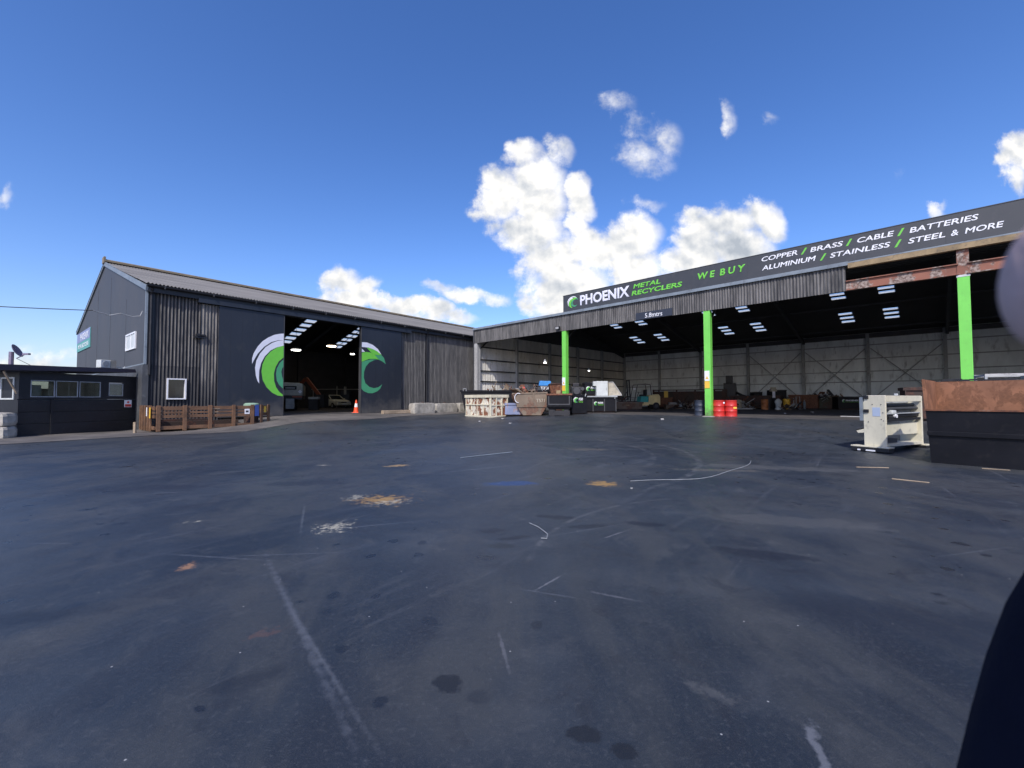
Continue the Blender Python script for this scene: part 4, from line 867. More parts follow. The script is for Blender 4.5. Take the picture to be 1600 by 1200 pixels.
# brown skip marked T571
bk = thing('brown_skip', 'brown grey chain skip with white chalk marking beside the black bin', 'skip', (.0, 29.0, -.15), radians(-6))
prof = [(.0, 1.5), (.1, 1.3), (.35, .62), (.75, .05), (1.95, .05), (2.3, .62), (2.45, 1.0), (2.38, 1.56), (1.3, 1.5)]
mb = MB(); mb.prism(prof, 0, .05); mb.prism(prof, 1.7, 1.75); n = len(prof)
for i in range(n - 3): 
    a, b = prof[i], prof[i + 1]; mb.add([(a[0], .05, a[1]), (b[0], .05, b[1]), (b[0], 1.7, b[1]), (a[0], 1.7, a[1])], [(0, 1, 2, 3)])
mb.build('body', 'brownskip', bk); 
MB().bar((.0, .0, 1.5), (2.38, .0, 1.56), .1, .09).bar((.3, -.03, .62), (2.32, -.03, .62), .06, .07).build('rim', 'brownskip', bk)
for p, q in (((1.42, -.02, .64), (1.45, -.02, 1.5)), ((2.36, -.02, .64), (2.36, -.02, 1.5))): MB().bar(p, q, .06).build('rib', 'brownskip', bk)
text('T571', 1.62, 2.2, .92, 1.14, -.008, 'beige', bk, bold=.004)
wl_ = thing('white_hose', 'loop of white hose hung on the brown skip edge', 'hose', (.15, 28.9, -.1)); MB().tube([(.28 + .25 * cos(a_), 0, 1.15 + .32 * sin(a_)) for a_ in [pi * .35 + k * pi * 1.15 / 10 for k in range(11)]], .022, 6).build('hose', 'signwhite', wl_)
# black tipping bin with chamfered base
tbn = thing('black_tipping_bin', 'black tipping bin with brown rimmed top left of the logo bins', 'bin', (2.25, 28.0, -.13), radians(-10))
MB().hull8([(.15, .1, .42), (1.45, .1, .42), (1.45, 1.4, .42), (.15, 1.4, .42)], [(0, 0, .62), (1.6, 0, .62), (1.6, 1.5, .62), (0, 1.5, .62)]).build('hopper_base', 'blacksteel', tbn)
skb = MB().box(0, 1.6, 0, .05, .62, 1.42).box(0, 1.6, 1.45, 1.5, .62, 1.42).box(0, .05, .05, 1.45, .62, 1.42).box(1.55, 1.6, .05, 1.45, .62, 1.42); skb.build('body', 'blacksteel', tbn)
MB().box(-.05, 1.65, -.05, 0.0, 1.36, 1.46).box(-.05, 0, 0, 1.5, 1.36, 1.46).box(1.6, 1.65, 0, 1.5, 1.36, 1.46).build('rim', 'rust', tbn)
MB().box(.1, 1.5, -.04, 0, .72, .80).box(.1, .17, -.04, 0, .8, 1.3).box(1.43, 1.5, -.04, 0, .8, 1.3).build('frame_rail', 'darksteel', tbn)
MB().box(.12, 1.48, .12, 1.3, .04, .36).box(.2, .5, .1, 1.3, 0, .42).box(1.1, 1.4, .1, 1.3, 0, .42).build('skid', 'black', tbn)
# logo bins
def logobin(loc, rz, W_, D_, H_, label, lx, feet=.12, grp='black bins carrying the company emblem', frames=()):
    o = skip('logo_bin', label, loc, rz, W_, D_, H_, 'blacksteel', inner='blacksteel', cat='bin', group=grp, lip=.03)
    for x in frames: MB().box(x - .03, x + .03, -.06, 0, .1, H_ - .12).build('rib', 'darksteel', o)
    a, b, z0, z1_ = lx; h_ = z1_ - z0
    logo(o, a, a + h_ * .9, z0, z1_, -.012, .006)
    text('PHOENIX', a + h_ * 1.0, b, z0 + h_ * .40, z0 + h_ * .9, -.012, 'signwhite', o, bold=.04); text('METAL RECYCLERS', a + h_ * 1.0, b, z0 + h_ * .05, z0 + h_ * .30, -.012, 'green', o, bold=.02)
    MB().tube([(W_ - .12, -.05, H_ - .1), (W_ - .12, -.08, H_ + .05), (W_ - .05, -.05, H_ + .05)], .025, 6).build('lug', 'whitebox', o)
    return o
logobin((3.95, 28.6, -.08), radians(8), 1.05, 1.6, 1.33, 'black bin with emblem, just right of the brown rimmed tipping bin', (.12, .78, .80, 1.18))
wb = logobin((5.15, 30.4, .0), radians(-2), 2.2, 1.8, 1.10, 'wide black bin with emblem supporting the white cabinet', (.62, 1.28, .52, .80), frames=(.55, 1.35, 2.15))
MB().box(-.05, 2.25, -.12, 1.85, 1.11, 1.19).build('lid_slab', 'steel', wb)
logobin((5.25, 31.0, 1.19), radians(0), 1.15, 1.2, .98, 'black bin with emblem stacked left of the white cabinet', (.08, 1.08, .36, .70), feet=0, grp='black bins carrying the company emblem')
wc = thing('white_cabinet', 'white sheet metal cabinet standing on the wide black bin', 'cabinet', (6.0, 30.6, 1.19), radians(0))
MB().box(.0, .82, 0, .7, .0, 1.06).build('casing', 'whitebox', wc, bevel=.02); MB().box(-.22, .0, .0, .6, .72, 1.04).build('side_flap', 'whitebox', wc); MB().box(.05, .78, -.014, .0, .05, .95).build('door', 'whitebox', wc, bevel=.005)
MB().box(.70, .73, -.04, -.014, .4, .6).build('handle', 'steel', wc)
gc = thing('beige_crate', 'sloping beige panelled crate right of the white cabinet', 'crate', (6.9, 30.8, 1.19))
MB().prism([(0, 0), (.95, .05), (.62, .55), (.32, 1.0), (0, .98)], 0, .9).build('body', 'beige', gc); MB().bar((.95, -.02, .05), (.32, -.02, 1.0), .05).bar((0, -.02, .98), (.32, -.02, 1.0), .05).bar((.02, -.02, 0.03), (.95, -.02, .05), .05).build('frame', 'palesteel', gc)
rh = thing('rust_hopper', 'rust brown hopper behind the black tipping bin', 'hopper', (2.65, 30.6, 0)); MB().hull8([(.25, .2, 0), (.95, .2, 0), (.95, 1, 0), (.25, 1, 0)], [(.25, .2, .9), (.95, .2, .9), (.95, 1, .9), (.25, 1, .9)]).hull8([(.2, .2, .9), (1.0, .2, .9), (1.0, 1, .9), (.2, 1, .9)], [(0, 0, 2.05), (1.35, 0, 2.15), (1.35, 1.2, 2.15), (0, 1.2, 2.05)]).build('body', 'rust', rh)
MB().bar((0, -.02, 2.05), (1.35, -.02, 2.15), .07).build('rim', 'rustdark', rh); MB().box(.5, .8, -.04, .1, 1.35, 1.6).build('bracket', 'oldtimber', rh)
eg = thing('engine_block', 'black scrap engine resting on boxes between the rust hopper and logo bins', 'engine', (4.1, 30.2, 0))
MB().box(.0, .95, 0, .9, 0, 1.25).build('pallet_box', 'rustdark', eg); MB().box(.08, .78, .1, .7, 1.25, 1.85).build('block', 'black', eg, bevel=.05); MB().lathe([(.24, 0), (.24, .12), (.1, .16)], cx=.43, cy=-.05, cz=1.55, n=18, axis='y').build('pulley', 'darksteel', eg)
MB().box(.2, .66, .2, .6, 1.85, 2.1).build('cover', 'black', eg, bevel=.04); MB().lathe([(.13, 0), (.13, .3)], cx=.86, cy=.1, cz=1.7, n=14, axis='y').build('filter', 'darksteel', eg)
gx = thing('grey_box_bin', 'grey steel box with white painted number under the blue tank', 'box', (1.95, 32.9, .1)); MB().box(0, 1.0, 0, 1.2, 0, 1.86).build('body', 'darksteel', gx, bevel=.01); text('T238', .22, .92, 1.62, 1.83, -.012, 'signwhite', gx, bold=.03)
MB().box(-.04, 1.04, -.04, 1.24, 1.86, 1.9).build('rim', 'rustdark', gx)
bt = thing('blue_tank', 'bright blue steel tank on top of the grey numbered box', 'tank', (2.05, 32.9, 2.0)); MB().prism([(.0, .0), (.92, .0), (.92, .36), (.08, .38)], 0, .8).build('body', 'blue', bt, bevel=.02); MB().box(.92, 1.03, .1, .7, .05, .33).build('end_cap', 'darksteel', bt)
re_ = thing('red_engine', 'scrap engine with red cover lying in the long black container', 'engine', (.5, 33.1, 1.1)); MB().box(.05, .7, .1, .8, 0, .45).box(.15, .5, .2, .7, .45, 1.0).build('block', 'rust', re_, bevel=.03); MB().box(.28, .52, .05, .2, .55, .82).build('cover', 'red', re_, bevel=.03); MB().lathe([(.14, 0), (.14, .1)], cx=.62, cy=.05, cz=.85, n=14, axis='y').build('pulley', 'darksteel', re_); MB().lathe([(.1, 0), (.1, .1)], cx=.12, cy=.05, cz=.8, n=14, axis='y').build('flywheel', 'brownskip', re_)

# flat brown bin and scrap near the forklift
fb = skip('flat_bin', 'flat grey brown bin in front of the forklift', (9.0, 37.6, .0), radians(-6), 2.35, 1.6, .70, 'brownskip', taper_w=.15, slope=.1, inner='rust', cat='bin'); MB().box(.9, 1.2, -.02, .0, .40, .48).build('label_plate', 'oldtimber', fb)
sp_ = thing('rust_plates', 'heap of rusty steel plates behind the flat bin', 'scrap', (8.7, 39.8, 0)); 
MB().box(0, 2.4, 0, 1.2, 0, .75).build('base_plates', 'rustdark', sp_)
for k in range(5): m_ = Matrix.Translation((.2 + .3 * k, .3, .78 + .06 * k)) @ Matrix.Rotation(.15 * (k - 2), 4, 'Y') @ Matrix.Rotation(.3 * k, 4, 'Z'); MB().box(0, 1.1, 0, .6, 0, .04, m_).build('plate', 'rust', sp_)

# ================================================================== FORKLIFT
fk_ = thing('forklift', 'cream and teal forklift truck parked among bins in the shed', 'forklift', (12.35, 40.6, .01), radians(8)); fk_.scale = (1.08,) * 3
# forward = -x, length about 3 m
MB().prism([(.25, .45), (1.35, .35), (1.35, 1.12), (1.2, 1.3), (.35, 1.22)], -.5, .5).build('counterweight', 'forkyellow', fk_, bevel=.05)
MB().box(-1.0, .3, -.5, .5, .32, .62).build('chassis', 'forkyellow', fk_, bevel=.03); MB().prism([(-.45, .62), (.3, .62), (.3, 1.12), (-.35, 1.12)], -.42, .42).build('hood', 'forkteal', fk_, bevel=.03)
MB().box(-.25, .2, -.28, .28, 1.12, 1.28).box(.12, .25, -.28, .28, 1.28, 1.7).build('seat', 'black', fk_, bevel=.03)
for y in (-.46, .46):
    MB().tube([(-1.0, y, .7), (-.72, y, 2.1), (.0, y, 2.18), (.45, y, 2.12), (.55, y, 1.2)], .035, 8).build('guard_pillar', 'darksteel', fk_)
    MB().bar((-1.25, y * .55, .1), (-1.38, y * .55, 2.55), .09, .12).build('mast_channel', 'darksteel', fk_)
MB().box(-.72, .45, -.48, .48, 2.13, 2.18).build('overhead_guard', 'palesteel', fk_)
MB().bar((-1.3, -.3, 1.1), (-1.3, .3, 1.1), .1).bar((-1.37, -.3, 2.5), (-1.37, .3, 2.5), .1).bar((-1.36, -.35, .5), (-1.36, .35, .5), .12).build('mast_crossbar', 'darksteel', fk_)
for y in (-.3, .3): MB().box(-2.5, -1.4, y - .06, y + .06, .08, .12).box(-1.44, -1.38, y - .06, y + .06, .08, .7).build('fork', 'darksteel', fk_)
MB().tube([(-.55, 0, 1.1), (-.4, 0, 1.45)], .025, 6).lathe([(.17, 0), (.17, .03)], cx=-.38, cz=1.46, n=16).build('steering_wheel', 'black', fk_)
MB().box(1.30, 1.38, -.4, -.2, .9, 1.02).build('tail_lamp', 'redsign', fk_); MB().lathe([(.09, 0), (.11, .08)], cx=-1.0, cy=-.5, cz=1.75, n=14, axis='y').build('work_lamp', 'signwhite', fk_)
for x, r in ((-.95, .36), (.95, .30)):
    for y in (-.55, .39):
        wl = MB().lathe([(r * .9, 0), (r, .03), (r, .13), (r * .9, .16)], cx=x, cy=y, cz=r, n=24, axis='y').build('wheel', 'tyre', fk_, smooth=True); MB().lathe([(r * .5, -.01), (r * .5, .17)], cx=x, cy=y, cz=r, n=16, axis='y').build('rim', 'darksteel', wl)

# ================================================================== drums
def drum(loc, mat, label, h_=.88, r=.29, name='oil_drum', group=None, first=None):
    d = thing(name, label, 'drum', loc, random.random() * 6, group)
    MB().lathe([(r, 0), (r + .008, .02), (r, .04), (r, h_ * .33 - .02), (r + .014, h_ * .33), (r, h_ * .33 + .02), (r, h_ * .66 - .02), (r + .014, h_ * .66), (r, h_ * .66 + .02), (r, h_ - .03), (r + .01, h_ - .015), (r + .008, h_), (r - .015, h_), (r - .02, h_ - .02)], n=28).build('barrel', mat, d, smooth=True)
    MB().lathe([(.035, 0), (.035, .02)], cx=r * .6, cy=0, cz=h_ - .02, n=10).build('bung', 'steel', d)
    return d
d = drum((11.28, 23.55, .01), 'red', 'left red oil drum beside the middle green post', group='red drums by the middle post'); d.rotation_euler = (0, 0, 0)
MB().box(.17, .245, -.19, -.185, .70, .78, Matrix.Rotation(radians(-12), 4, 'Z') @ Matrix.Translation((0, -.06, 0))).build('sticker', 'signwhite', d)
d = drum((11.86, 23.38, .01), 'red', 'right red oil drum with yellow label beside the middle green post', group='red drums by the middle post', r=.30); d.rotation_euler = (0, 0, 0)
MB().box(-.02, .16, -.312, -.302, .42, .52).build('sticker', 'yellowsign', d)
drum((10.72, 24.6, .01), 'bluedrum', 'slate blue drum half hidden behind the middle green post')
drum((25.6, 43.7, .01), 'orange', 'rusty orange drum left of the white keg', 1.05, .32)
drum((27.7, 43.5, .01), 'yellow', 'bright yellow drum right of the white keg', 1.08, .33)
drum((26.3, 44.3, .01), 'black', 'black drum between the orange drum and the white keg', 1.05, .33)
drum((24.3, 46.3, .01), 'beige', 'tan drum at the back left of the orange drum', 1.0, .33)
drum((23.6, 46.8, .01), 'redsign', 'dark red drum at the back by the baler', .85, .33)
kg = thing('white_keg', 'white waisted steel keg between black and yellow drums', 'keg', (26.8, 43.4, .01)); MB().lathe([(.32, 0), (.32, .12), (.22, .2), (.24, .55), (.33, .75), (.3, .9), (.18, 1.0), (.16, 1.05)], n=22).build('body', 'whitebox', kg, smooth=True); MB().lathe([(.1, 0), (.1, .06)], cz=1.05, n=10).build('cap', 'steel', kg)
tr_ = thing('sack_trolley', 'pale tubular trolley frame right of the yellow drum', 'trolley', (28.6, 43.9, .02), radians(5))
MB().tube([(-.4, 0, 0), (-.4, 0, 1.15), (.1, 0, 1.15), (.1, 0, 0)], .03, 6).tube([(.35, 0, 0), (.35, .0, 1.3), (.75, 0, 1.3), (.75, 0, 0)], .03, 6).tube([(-.4, 0, .4), (.75, 0, .45)], .03, 6).build('frame', 'palesteel', tr_); MB().lathe([(.16, 0), (.16, .1)], cx=.2, cy=-.05, cz=.17, n=14, axis='y').build('wheel', 'tyre', tr_)
gb = thing('gas_bottle', 'slim pale blue gas bottle right of the trolley', 'gas bottle', (29.9, 44.1, .01)); MB().lathe([(.12, 0), (.12, .7), (.06, .82), (.04, .9)], n=14).build('cylinder', 'flash', gb, smooth=True); MB().lathe([(.05, 0), (.04, .08)], cz=.9, n=8).build('valve', 'steel', gb)
# back row bins
skip('rust_bin', 'tall rust brown bin behind the trolley frame', (29.7, 46.3, .01), radians(-44), 2.6, 2.0, 1.5, 'rust', inner='rustdark', ribs=4, cat='bin')
skip('olive_bin', 'dark olive stained bin between the rust bin and emblem bin', (31.9, 45.2, .01), radians(-44), 3.4, 2.0, 1.25, 'olive', inner='rustdark', ribs=4, cat='bin')
logobin((32.35, 42.8, .01), radians(-20), 2.0, 1.6, 1.25, 'black bin with pale emblem at the back right, left of the machine', (.35, 1.7, .72, 1.02))
logobin((34.8, 42.4, .01), radians(-20), 1.8, 1.6, 1.25, 'black bin with emblem part hidden behind the cream machine', (.3, 1.5, .72, 1.02))
skip('dark_low_bin', 'dark low container along the foot of the back wall', (24.6, 48.5, .01), radians(-40), 4.8, 1.8, 1.45, 'rustdark', inner='rustdark', cat='container')
db_ = thing('dark_crate', 'small black crate on the container left of the white pipe end', 'crate', (26.4, 47.0, 1.05)); MB().box(0, .9, 0, .8, 0, .8).build('body', 'black', db_, bevel=.02); MB().box(-.02, .92, -.02, .0, .72, .82).build('rim', 'darksteel', db_)
db_ = thing('dark_crate', 'wide black crate at the back behind the yellow drum', 'crate', (28.1, 46.6, 1.0)); MB().box(0, 1.6, 0, .9, 0, 1.05).build('body', 'black', db_, bevel=.02); MB().box(-.02, 1.62, -.02, .0, .95, 1.07).build('rim', 'darksteel', db_)
wp = thing('white_pipe', 'white pipe end on a tan bracket standing above the drums', 'pipe', (26.9, 44.3, .01)); MB().box(-.16, .2, 0, .3, 0, 1.25).build('stand', 'black', wp); MB().box(-.14, .16, -.03, .0, 1.2, 1.95).build('pipe_body', 'signlav', wp, bevel=.03); MB().box(-.32, .34, -.05, .2, 1.85, 2.1).box(-.22, .24, -.05, .2, 2.1, 2.28).build('bracket', 'beige', wp, bevel=.02)
# baler / long dark machine at back left
bl = thing('baling_press', 'large dark brown baling press along the back of the shed', 'baling press', (15.2, 46.6, .01), radians(-30))
MB().box(0, 7.2, 0, 2.0, .25, 1.95).build('body', 'rustdark', bl, bevel=.03); MB().box(6.9, 8.0, .2, 1.8, 0, 2.55).build('end_tower', 'black', bl, bevel=.03); MB().box(7.1, 7.7, .4, 1.4, 2.55, 3.3).build('hopper_head', 'black', bl, bevel=.03)
for x in (.6, 2.4, 4.2, 6.0): MB().box(x, x + .16, -.06, 0, .2, 1.95).build('rib', 'rustdark', bl)
MB().box(.2, 6.8, -.03, .0, 1.75, 1.85).build('top_rail', 'steel', bl); MB().tube([(5.2, -.15, .0), (5.2, -.15, 1.5)], .05, 8).build('guard_post', 'palesteel', bl); MB().box(1.2, 1.6, -.05, 0, 1.05, 1.8).build('control_panel', 'yellowsign', bl)
MB().tube([(8.0, 1, 1.6), (8.5, .9, 1.3), (8.9, .8, 1.15)], .12, 8).build('chute', 'black', bl)
skip('red_brown_bin', 'red brown bin standing behind the forklift', (14.6, 44.2, .01), radians(-4), 1.8, 1.3, 1.1, 'rust', inner='rustdark', cat='bin')
lp = thing('low_pallet_box', 'low tan brown box right of the red brown bin', 'box', (15.2, 42.6, .01), radians(-6)); MB().box(0, 1.7, 0, .9, 0, .42).build('box_body', 'brownskip', lp, bevel=.02); MB().box(.4, 1.1, .1, .7, .42, .62).build('scrap_panel', 'palesteel', lp)
sc_ = thing('scrap_heap', 'low heap of mixed scrap metal behind the middle post', 'scrap', (18.6, 42.0, .01)); rr = random.Random(3)
for k in range(26):
    m_ = Matrix.Translation((rr.uniform(-1.3, 1.3), rr.uniform(-.6, .6), rr.uniform(.05, .4))) @ Matrix.Rotation(rr.uniform(-.8, .8), 4, 'X') @ Matrix.Rotation(rr.uniform(0, 3), 4, 'Z')
    MB().box(0, rr.uniform(.2, .7), 0, rr.uniform(.08, .3), 0, rr.uniform(.03, .15), m_).build('scrap_piece', rr.choice(['rust', 'steel', 'palesteel', 'rustdark', 'darksteel']), sc_)
def heap(loc, lx, ly, lz, n_, label, mats=('rust', 'steel', 'rustdark', 'darksteel', 'palesteel', 'brownskip', 'black'), sd_=1, k_=1.0):
    h_ = thing('scrap_heap', label, 'scrap', loc); rr = random.Random(sd_); parts = {}
    for q in range(n_):
        x, y = rr.gauss(0, lx * .42), rr.gauss(0, ly * .4); x = max(-lx, min(lx, x)); y = max(-ly, min(ly, y)); top_ = lz * max(0, 1 - (x / lx) ** 2) * max(.15, 1 - (y / ly) ** 2)
        m_ = Matrix.Translation((x, y, rr.uniform(.02, max(.05, top_)))) @ Matrix.Rotation(rr.uniform(-.9, .9), 4, 'X') @ Matrix.Rotation(rr.uniform(-.7, .7), 4, 'Y') @ Matrix.Rotation(rr.uniform(0, 3), 4, 'Z')
        mb = parts.setdefault(rr.choice(mats), MB()); kind = rr.random()
        if kind < .45: mb.box(0, rr.uniform(.2, .9) * k_, 0, rr.uniform(.1, .45) * k_, 0, rr.uniform(.01, .05), m_)
        elif kind < .75: mb.bar(m_ @ Vector((0, 0, 0)), m_ @ Vector((rr.uniform(.4, 1.3) * k_, 0, rr.uniform(0, .3))), rr.uniform(.03, .09))
        else:
            pts = [m_ @ Vector((.5 * k_ * q_ / 6 + rr.uniform(-.05, .05), rr.uniform(-.1, .1), rr.uniform(-.1, .15))) for q_ in range(7)]; mb.tube(pts, rr.uniform(.012, .03), 5)
    for mt, mb in parts.items(): o_ = mb.build('scrap_pieces', mt, h_); o_['kind'] = 'stuff'
    return h_
heap((9.9, 40.3, .75), 1.5, .6, .75, 60, 'tangled scrap piled on the rusty plates left of the forklift', sd_=2)
heap((-.4, 33.6, 1.25), 2.6, .8, .40, 60, 'mixed scrap poking over the edge of the long black container', sd_=3)
heap((16.7, 41.4, .02), 1.3, .8, .7, 70, 'scrap heap on the floor between forklift and middle post', sd_=4)
heap((21.4, 40.2, .02), 1.6, .7, .75, 80, 'scrap heap on the floor left of the orange drum', sd_=5)
heap((24.2, 37.5, .02), .9, .4, .35, 40, 'small loose scrap pile between the yellow drum and the trolley', sd_=6)
heap((1.15, 29.6, 1.15), .9, .6, .5, 40, 'rusty scrap heaped inside the brown skip', mats=('rust', 'rustdark', 'brownskip'), sd_=7)
heap((28.5, 38.6, 1.0), 1.1, .5, .35, 36, 'scrap showing above the olive bin', sd_=9)
wt = thing('white_tray', 'white flat tray on the floor left of the orange drum', 'tray', (24.1, 44.6, .02)); MB().box(-.7, .6, -.3, .3, 0, .04).box(-.7, .6, -.3, -.26, .04, .12).box(-.7, .6, .26, .3, .04, .12).build('tray_body', 'palesteel', wt)
dm_ = skip('dark_rust_bin', 'dark rusty bin seen between machine and big bin', (16.6, 18.2, -.0), radians(-35), 1.6, 1.3, 1.42, 'rustdark', inner='rustdark', cat='bin', ribs=2)

# ================================================================== TRUCK, CAR, BOOM in barn
FZ = .06
tk = thing('tanker_truck', 'grey rear of a box truck with diamond placard parked in the barn', 'truck', (-19.85, 33.2, FZ), radians(24))
MB().prism([(0, 1.25), (3.35, 1.25), (3.35, 2.18), (3.1, 2.26), (0, 2.32)], 0, 6.5).build('body', 'truckgrey', tk, bevel=.04)
MB().box(2.0, 2.9, -.03, 0.0, 1.72, 2.0).build('rear_window', 'glass', tk); MB().box(2.1, 2.8, -.04, -.03, 1.8, 1.9).build('window_slot', 'steel', tk)
MB().poly([(3.15, 1.40), (3.0, 1.56), (3.15, 1.72), (3.30, 1.56)], -.02, .012).build('placard', 'signwhite', tk)
MB().box(.2, 3.3, .1, 6.3, .95, 1.25).build('chassis', 'black', tk); MB().box(2.6, 3.3, -.05, .1, 1.1, 1.2).build('rear_lamp', 'boomred', tk)
MB().box(2.15, 2.75, .0, .03, .2, 1.0).build('mudflap', 'steel', tk)
for x in (.4, 2.3):
    for y in (.6, 4.8): wl = MB().lathe([(.45, 0), (.5, .04), (.5, .4), (.45, .44)], cx=x, cy=y, cz=.5, n=24, axis='x').build('wheel', 'tyre', tk, smooth=True); MB().lathe([(.22, -.01), (.22, .45)], cx=x, cy=y, cz=.5, n=16, axis='x').build('rim', 'steel', wl)
bm_ = thing('crane_boom', 'orange red crane boom leaning beside the truck in the barn', 'crane', (-19.6, 41.0, FZ)); MB().bar((0, 0, 2.95), (1.3, 0, 1.3), .22, .3).bar((0, 0, 2.95), (-.9, .3, 2.2), .2, .26).build('arm', 'boomred', bm_, bevel=.02); MB().box(.9, 1.9, -.4, .6, .2, 1.4).build('pedestal', 'darksteel', bm_); MB().lathe([(.12, 0), (.12, .4)], cx=0, cy=-.2, cz=2.95, n=12, axis='y').build('pivot', 'rust', bm_)
# car: front faces to the right and toward the camera
car = thing('parked_car', 'pale cream saloon car parked inside the barn', 'car', (-19.2, 46.3, FZ), radians(-38))
def car_body():
    # x = length (front at +x), y = width; stations of (x, z_bottom, z_belt, half width)
    prof = [(-2.1, .45, .80), (-2.05, .32, .92), (-1.3, .26, .98), (.75, .26, .95), (1.3, .28, .90), (1.95, .32, .80), (2.08, .40, .68), (2.1, .42, .6)]
    mb = MB(); st = []
    for x, z0, z1_ in prof:
        hw = .84 if abs(x) < 1.9 else .76
        ring = [(x, -hw * .92, z0), (x, -hw, z0 + .15), (x, -hw, z1_ - .15), (x, -hw * .93, z1_), (x, hw * .93, z1_), (x, hw, z1_ - .15), (x, hw, z0 + .15), (x, hw * .92, z0)]
        st.append(len(mb.v)); mb.v += ring
    for a, b in zip(st, st[1:]):
        for k in range(8): mb.f.append((a + k, a + (k + 1) % 8, b + (k + 1) % 8, b + k))
    mb.f.append(tuple(st[0] + k for k in range(8))); mb.f.append(tuple(st[-1] + k for k in reversed(range(8)))); return mb
cb_ = car_body().build('body', 'carpaint', car, bevel=.03, smooth=False)
MB().hull8([(-1.6, -.74, .93), (.85, -.74, .92), (.85, .74, .92), (-1.6, .74, .93)], [(-1.0, -.58, 1.36), (.15, -.6, 1.38), (.15, .6, 1.38), (-1.0, .58, 1.36)]).build('cabin_glass', 'glass', car)
MB().hull8([(-1.05, -.6, 1.35), (.2, -.62, 1.365), (.2, .62, 1.365), (-1.05, .6, 1.35)], [(-.95, -.55, 1.41), (.1, -.57, 1.43), (.1, .57, 1.43), (-.95, .55, 1.41)]).build('roof', 'carpaint', car)
for y in (-.68, .68):
    MB().bar((.86, y * 1.08, .92), (.15, y * .9, 1.38), .06).bar((-.4, y * 1.08, .93), (-.4, y * .9, 1.38), .07).bar((-1.58, y * 1.08, .93), (-1.0, y * .88, 1.37), .09).build('pillar', 'carpaint', car)
MB().box(2.09, 2.13, -.3, .3, .60, .70).build('grille', 'black', car)
for y in (-.58, .58): MB().box(2.07, 2.13, y - .18, y + .18, .58, .72).build('headlight', 'lens', car)
MB().box(2.0, 2.18, -.78, .78, .36, .52).build('bumper', 'carpaint', car, bevel=.03); MB().box(2.18, 2.19, -.26, .26, .40, .50).build('number_plate', 'signwhite', car)
for x in (-1.3, 1.3):
    for y in (-.86, .66): wl = MB().lathe([(.27, 0), (.30, .03), (.30, .17), (.27, .2)], cx=x, cy=y, cz=.30, n=24, axis='y').build('wheel', 'tyre', car, smooth=True); MB().lathe([(.17, -.01), (.17, .21)], cx=x, cy=y, cz=.30, n=16, axis='y').build('rim', 'steel', wl)
for y in (-.9, .9): MB().box(.5, .66, y - .07, y + .07, .92, 1.04).build('mirror', 'carpaint', car)
bb = thing('blue_barrel_stack', 'dark blue upright machine behind the car', 'machine', (-19.0, 49.0, FZ)); MB().box(-.5, .5, 0, .7, 0, 1.9).build('casing', 'bluedrum', bb, bevel=.03); MB().box(-.12, .16, -.02, .0, 1.5, 2.4).build('pipe_panel', 'steel', bb)
rl = thing('barrier_rail', 'pale steel barrier rail across the back of the barn', 'rail', (-22.9, 49.2, FZ), radians(0))
MB().tube([(0, 0, 2.1), (8.5, 0, 2.1)], .05, 6).build('top_rail', 'palesteel', rl)
for x in (0.2, 2.9, 5.9, 8.2): MB().tube([(x, 0, 0), (x, 0, 2.5)], .05, 6).build('upright', 'palesteel', rl)
ws = thing('white_sacks', 'white wrapped bundles between the truck and the car', 'bundle', (-18.2, 38.4, FZ)); MB().box(0, .9, 0, .5, .95, 1.16).build('bundle', 'whitebox', ws, bevel=.05); MB().box(.05, .85, .05, .45, 0, .95).build('stand', 'darksteel', ws)

# ================================================================== MACHINE (cream frame with rollers)
mc = thing('roller_machine', 'cream steel machine frame with dark rollers on low feet', 'machine', (10.0, 11.55, -.5), radians(24.2))
HM = 1.55
sidep = MB().prism([(.0, .16), (.52, .16), (.52, 1.35), (.44, HM), (.0, HM)], 0, .06, axis='x').build('side_panel', 'cream', mc, bevel=.012)
MB().prism([(.0, .16), (.52, .16), (.52, 1.45), (.44, HM - .02), (.0, HM - .02)], 1.84, 1.90, axis='x').build('side_panel', 'cream', mc, bevel=.012)
MB().box(.06, 1.84, .0, .06, 1.38, HM - .01).build('top_rail', 'cream', mc, bevel=.008); MB().box(.06, 1.84, .46, .52, 1.2, HM - .01).build('rear_rail', 'cream', mc)
MB().box(.06, 1.84, .10, .15, .46, .78).build('cross_panel', 'cream', mc, bevel=.006); MB().box(.06, 1.84, .0, .45, .17, .24).build('bottom_tray', 'cream', mc)
MB().box(.06, .75, .1, .4, .25, .36).build('tray_box', 'darksteel', mc)
for z, y, r, mt in ((1.33, .32, .025, 'steel'), (1.21, .34, .03, 'palesteel'), (1.04, .05, .02, 'steel'), (.70, .34, .03, 'darksteel'), (1.26, .2, .05, 'darksteel'), (1.17, .12, .045, 'darksteel'), (1.10, .28, .05, 'steel'), (.97, .12, .055, 'black'), (.88, .25, .05, 'steel')):
    MB().tube([(.06, y, z), (1.84, y, z + .02)], r, 12).build('roller', mt, mc)
MB().bar((.06, .05, .86), (1.84, .05, .90), .05, .06).build('guide_bar', 'black', mc)
MB().box(.38, .60, .02, .2, 1.02, 1.14).build('motor', 'whitebox', mc, bevel=.03); MB().lathe([(.05, 0), (.05, .2)], cx=.55, cy=.0, cz=.98, n=12, axis='y').build('knob', 'signwhite', mc)
MB().box(.3, .7, .05, .35, .84, .98).build('gear_case', 'black', mc, bevel=.02); MB().box(.7, 1.5, .2, .3, .80, .9).build('scraper', 'palesteel', mc)
for z, y in ((1.50, .44), (1.12, .44)): MB().box(-.035, .0, y - .06, y + .06, z - .045, z + .045, ).build('clamp', 'black', mc, bevel=.01)
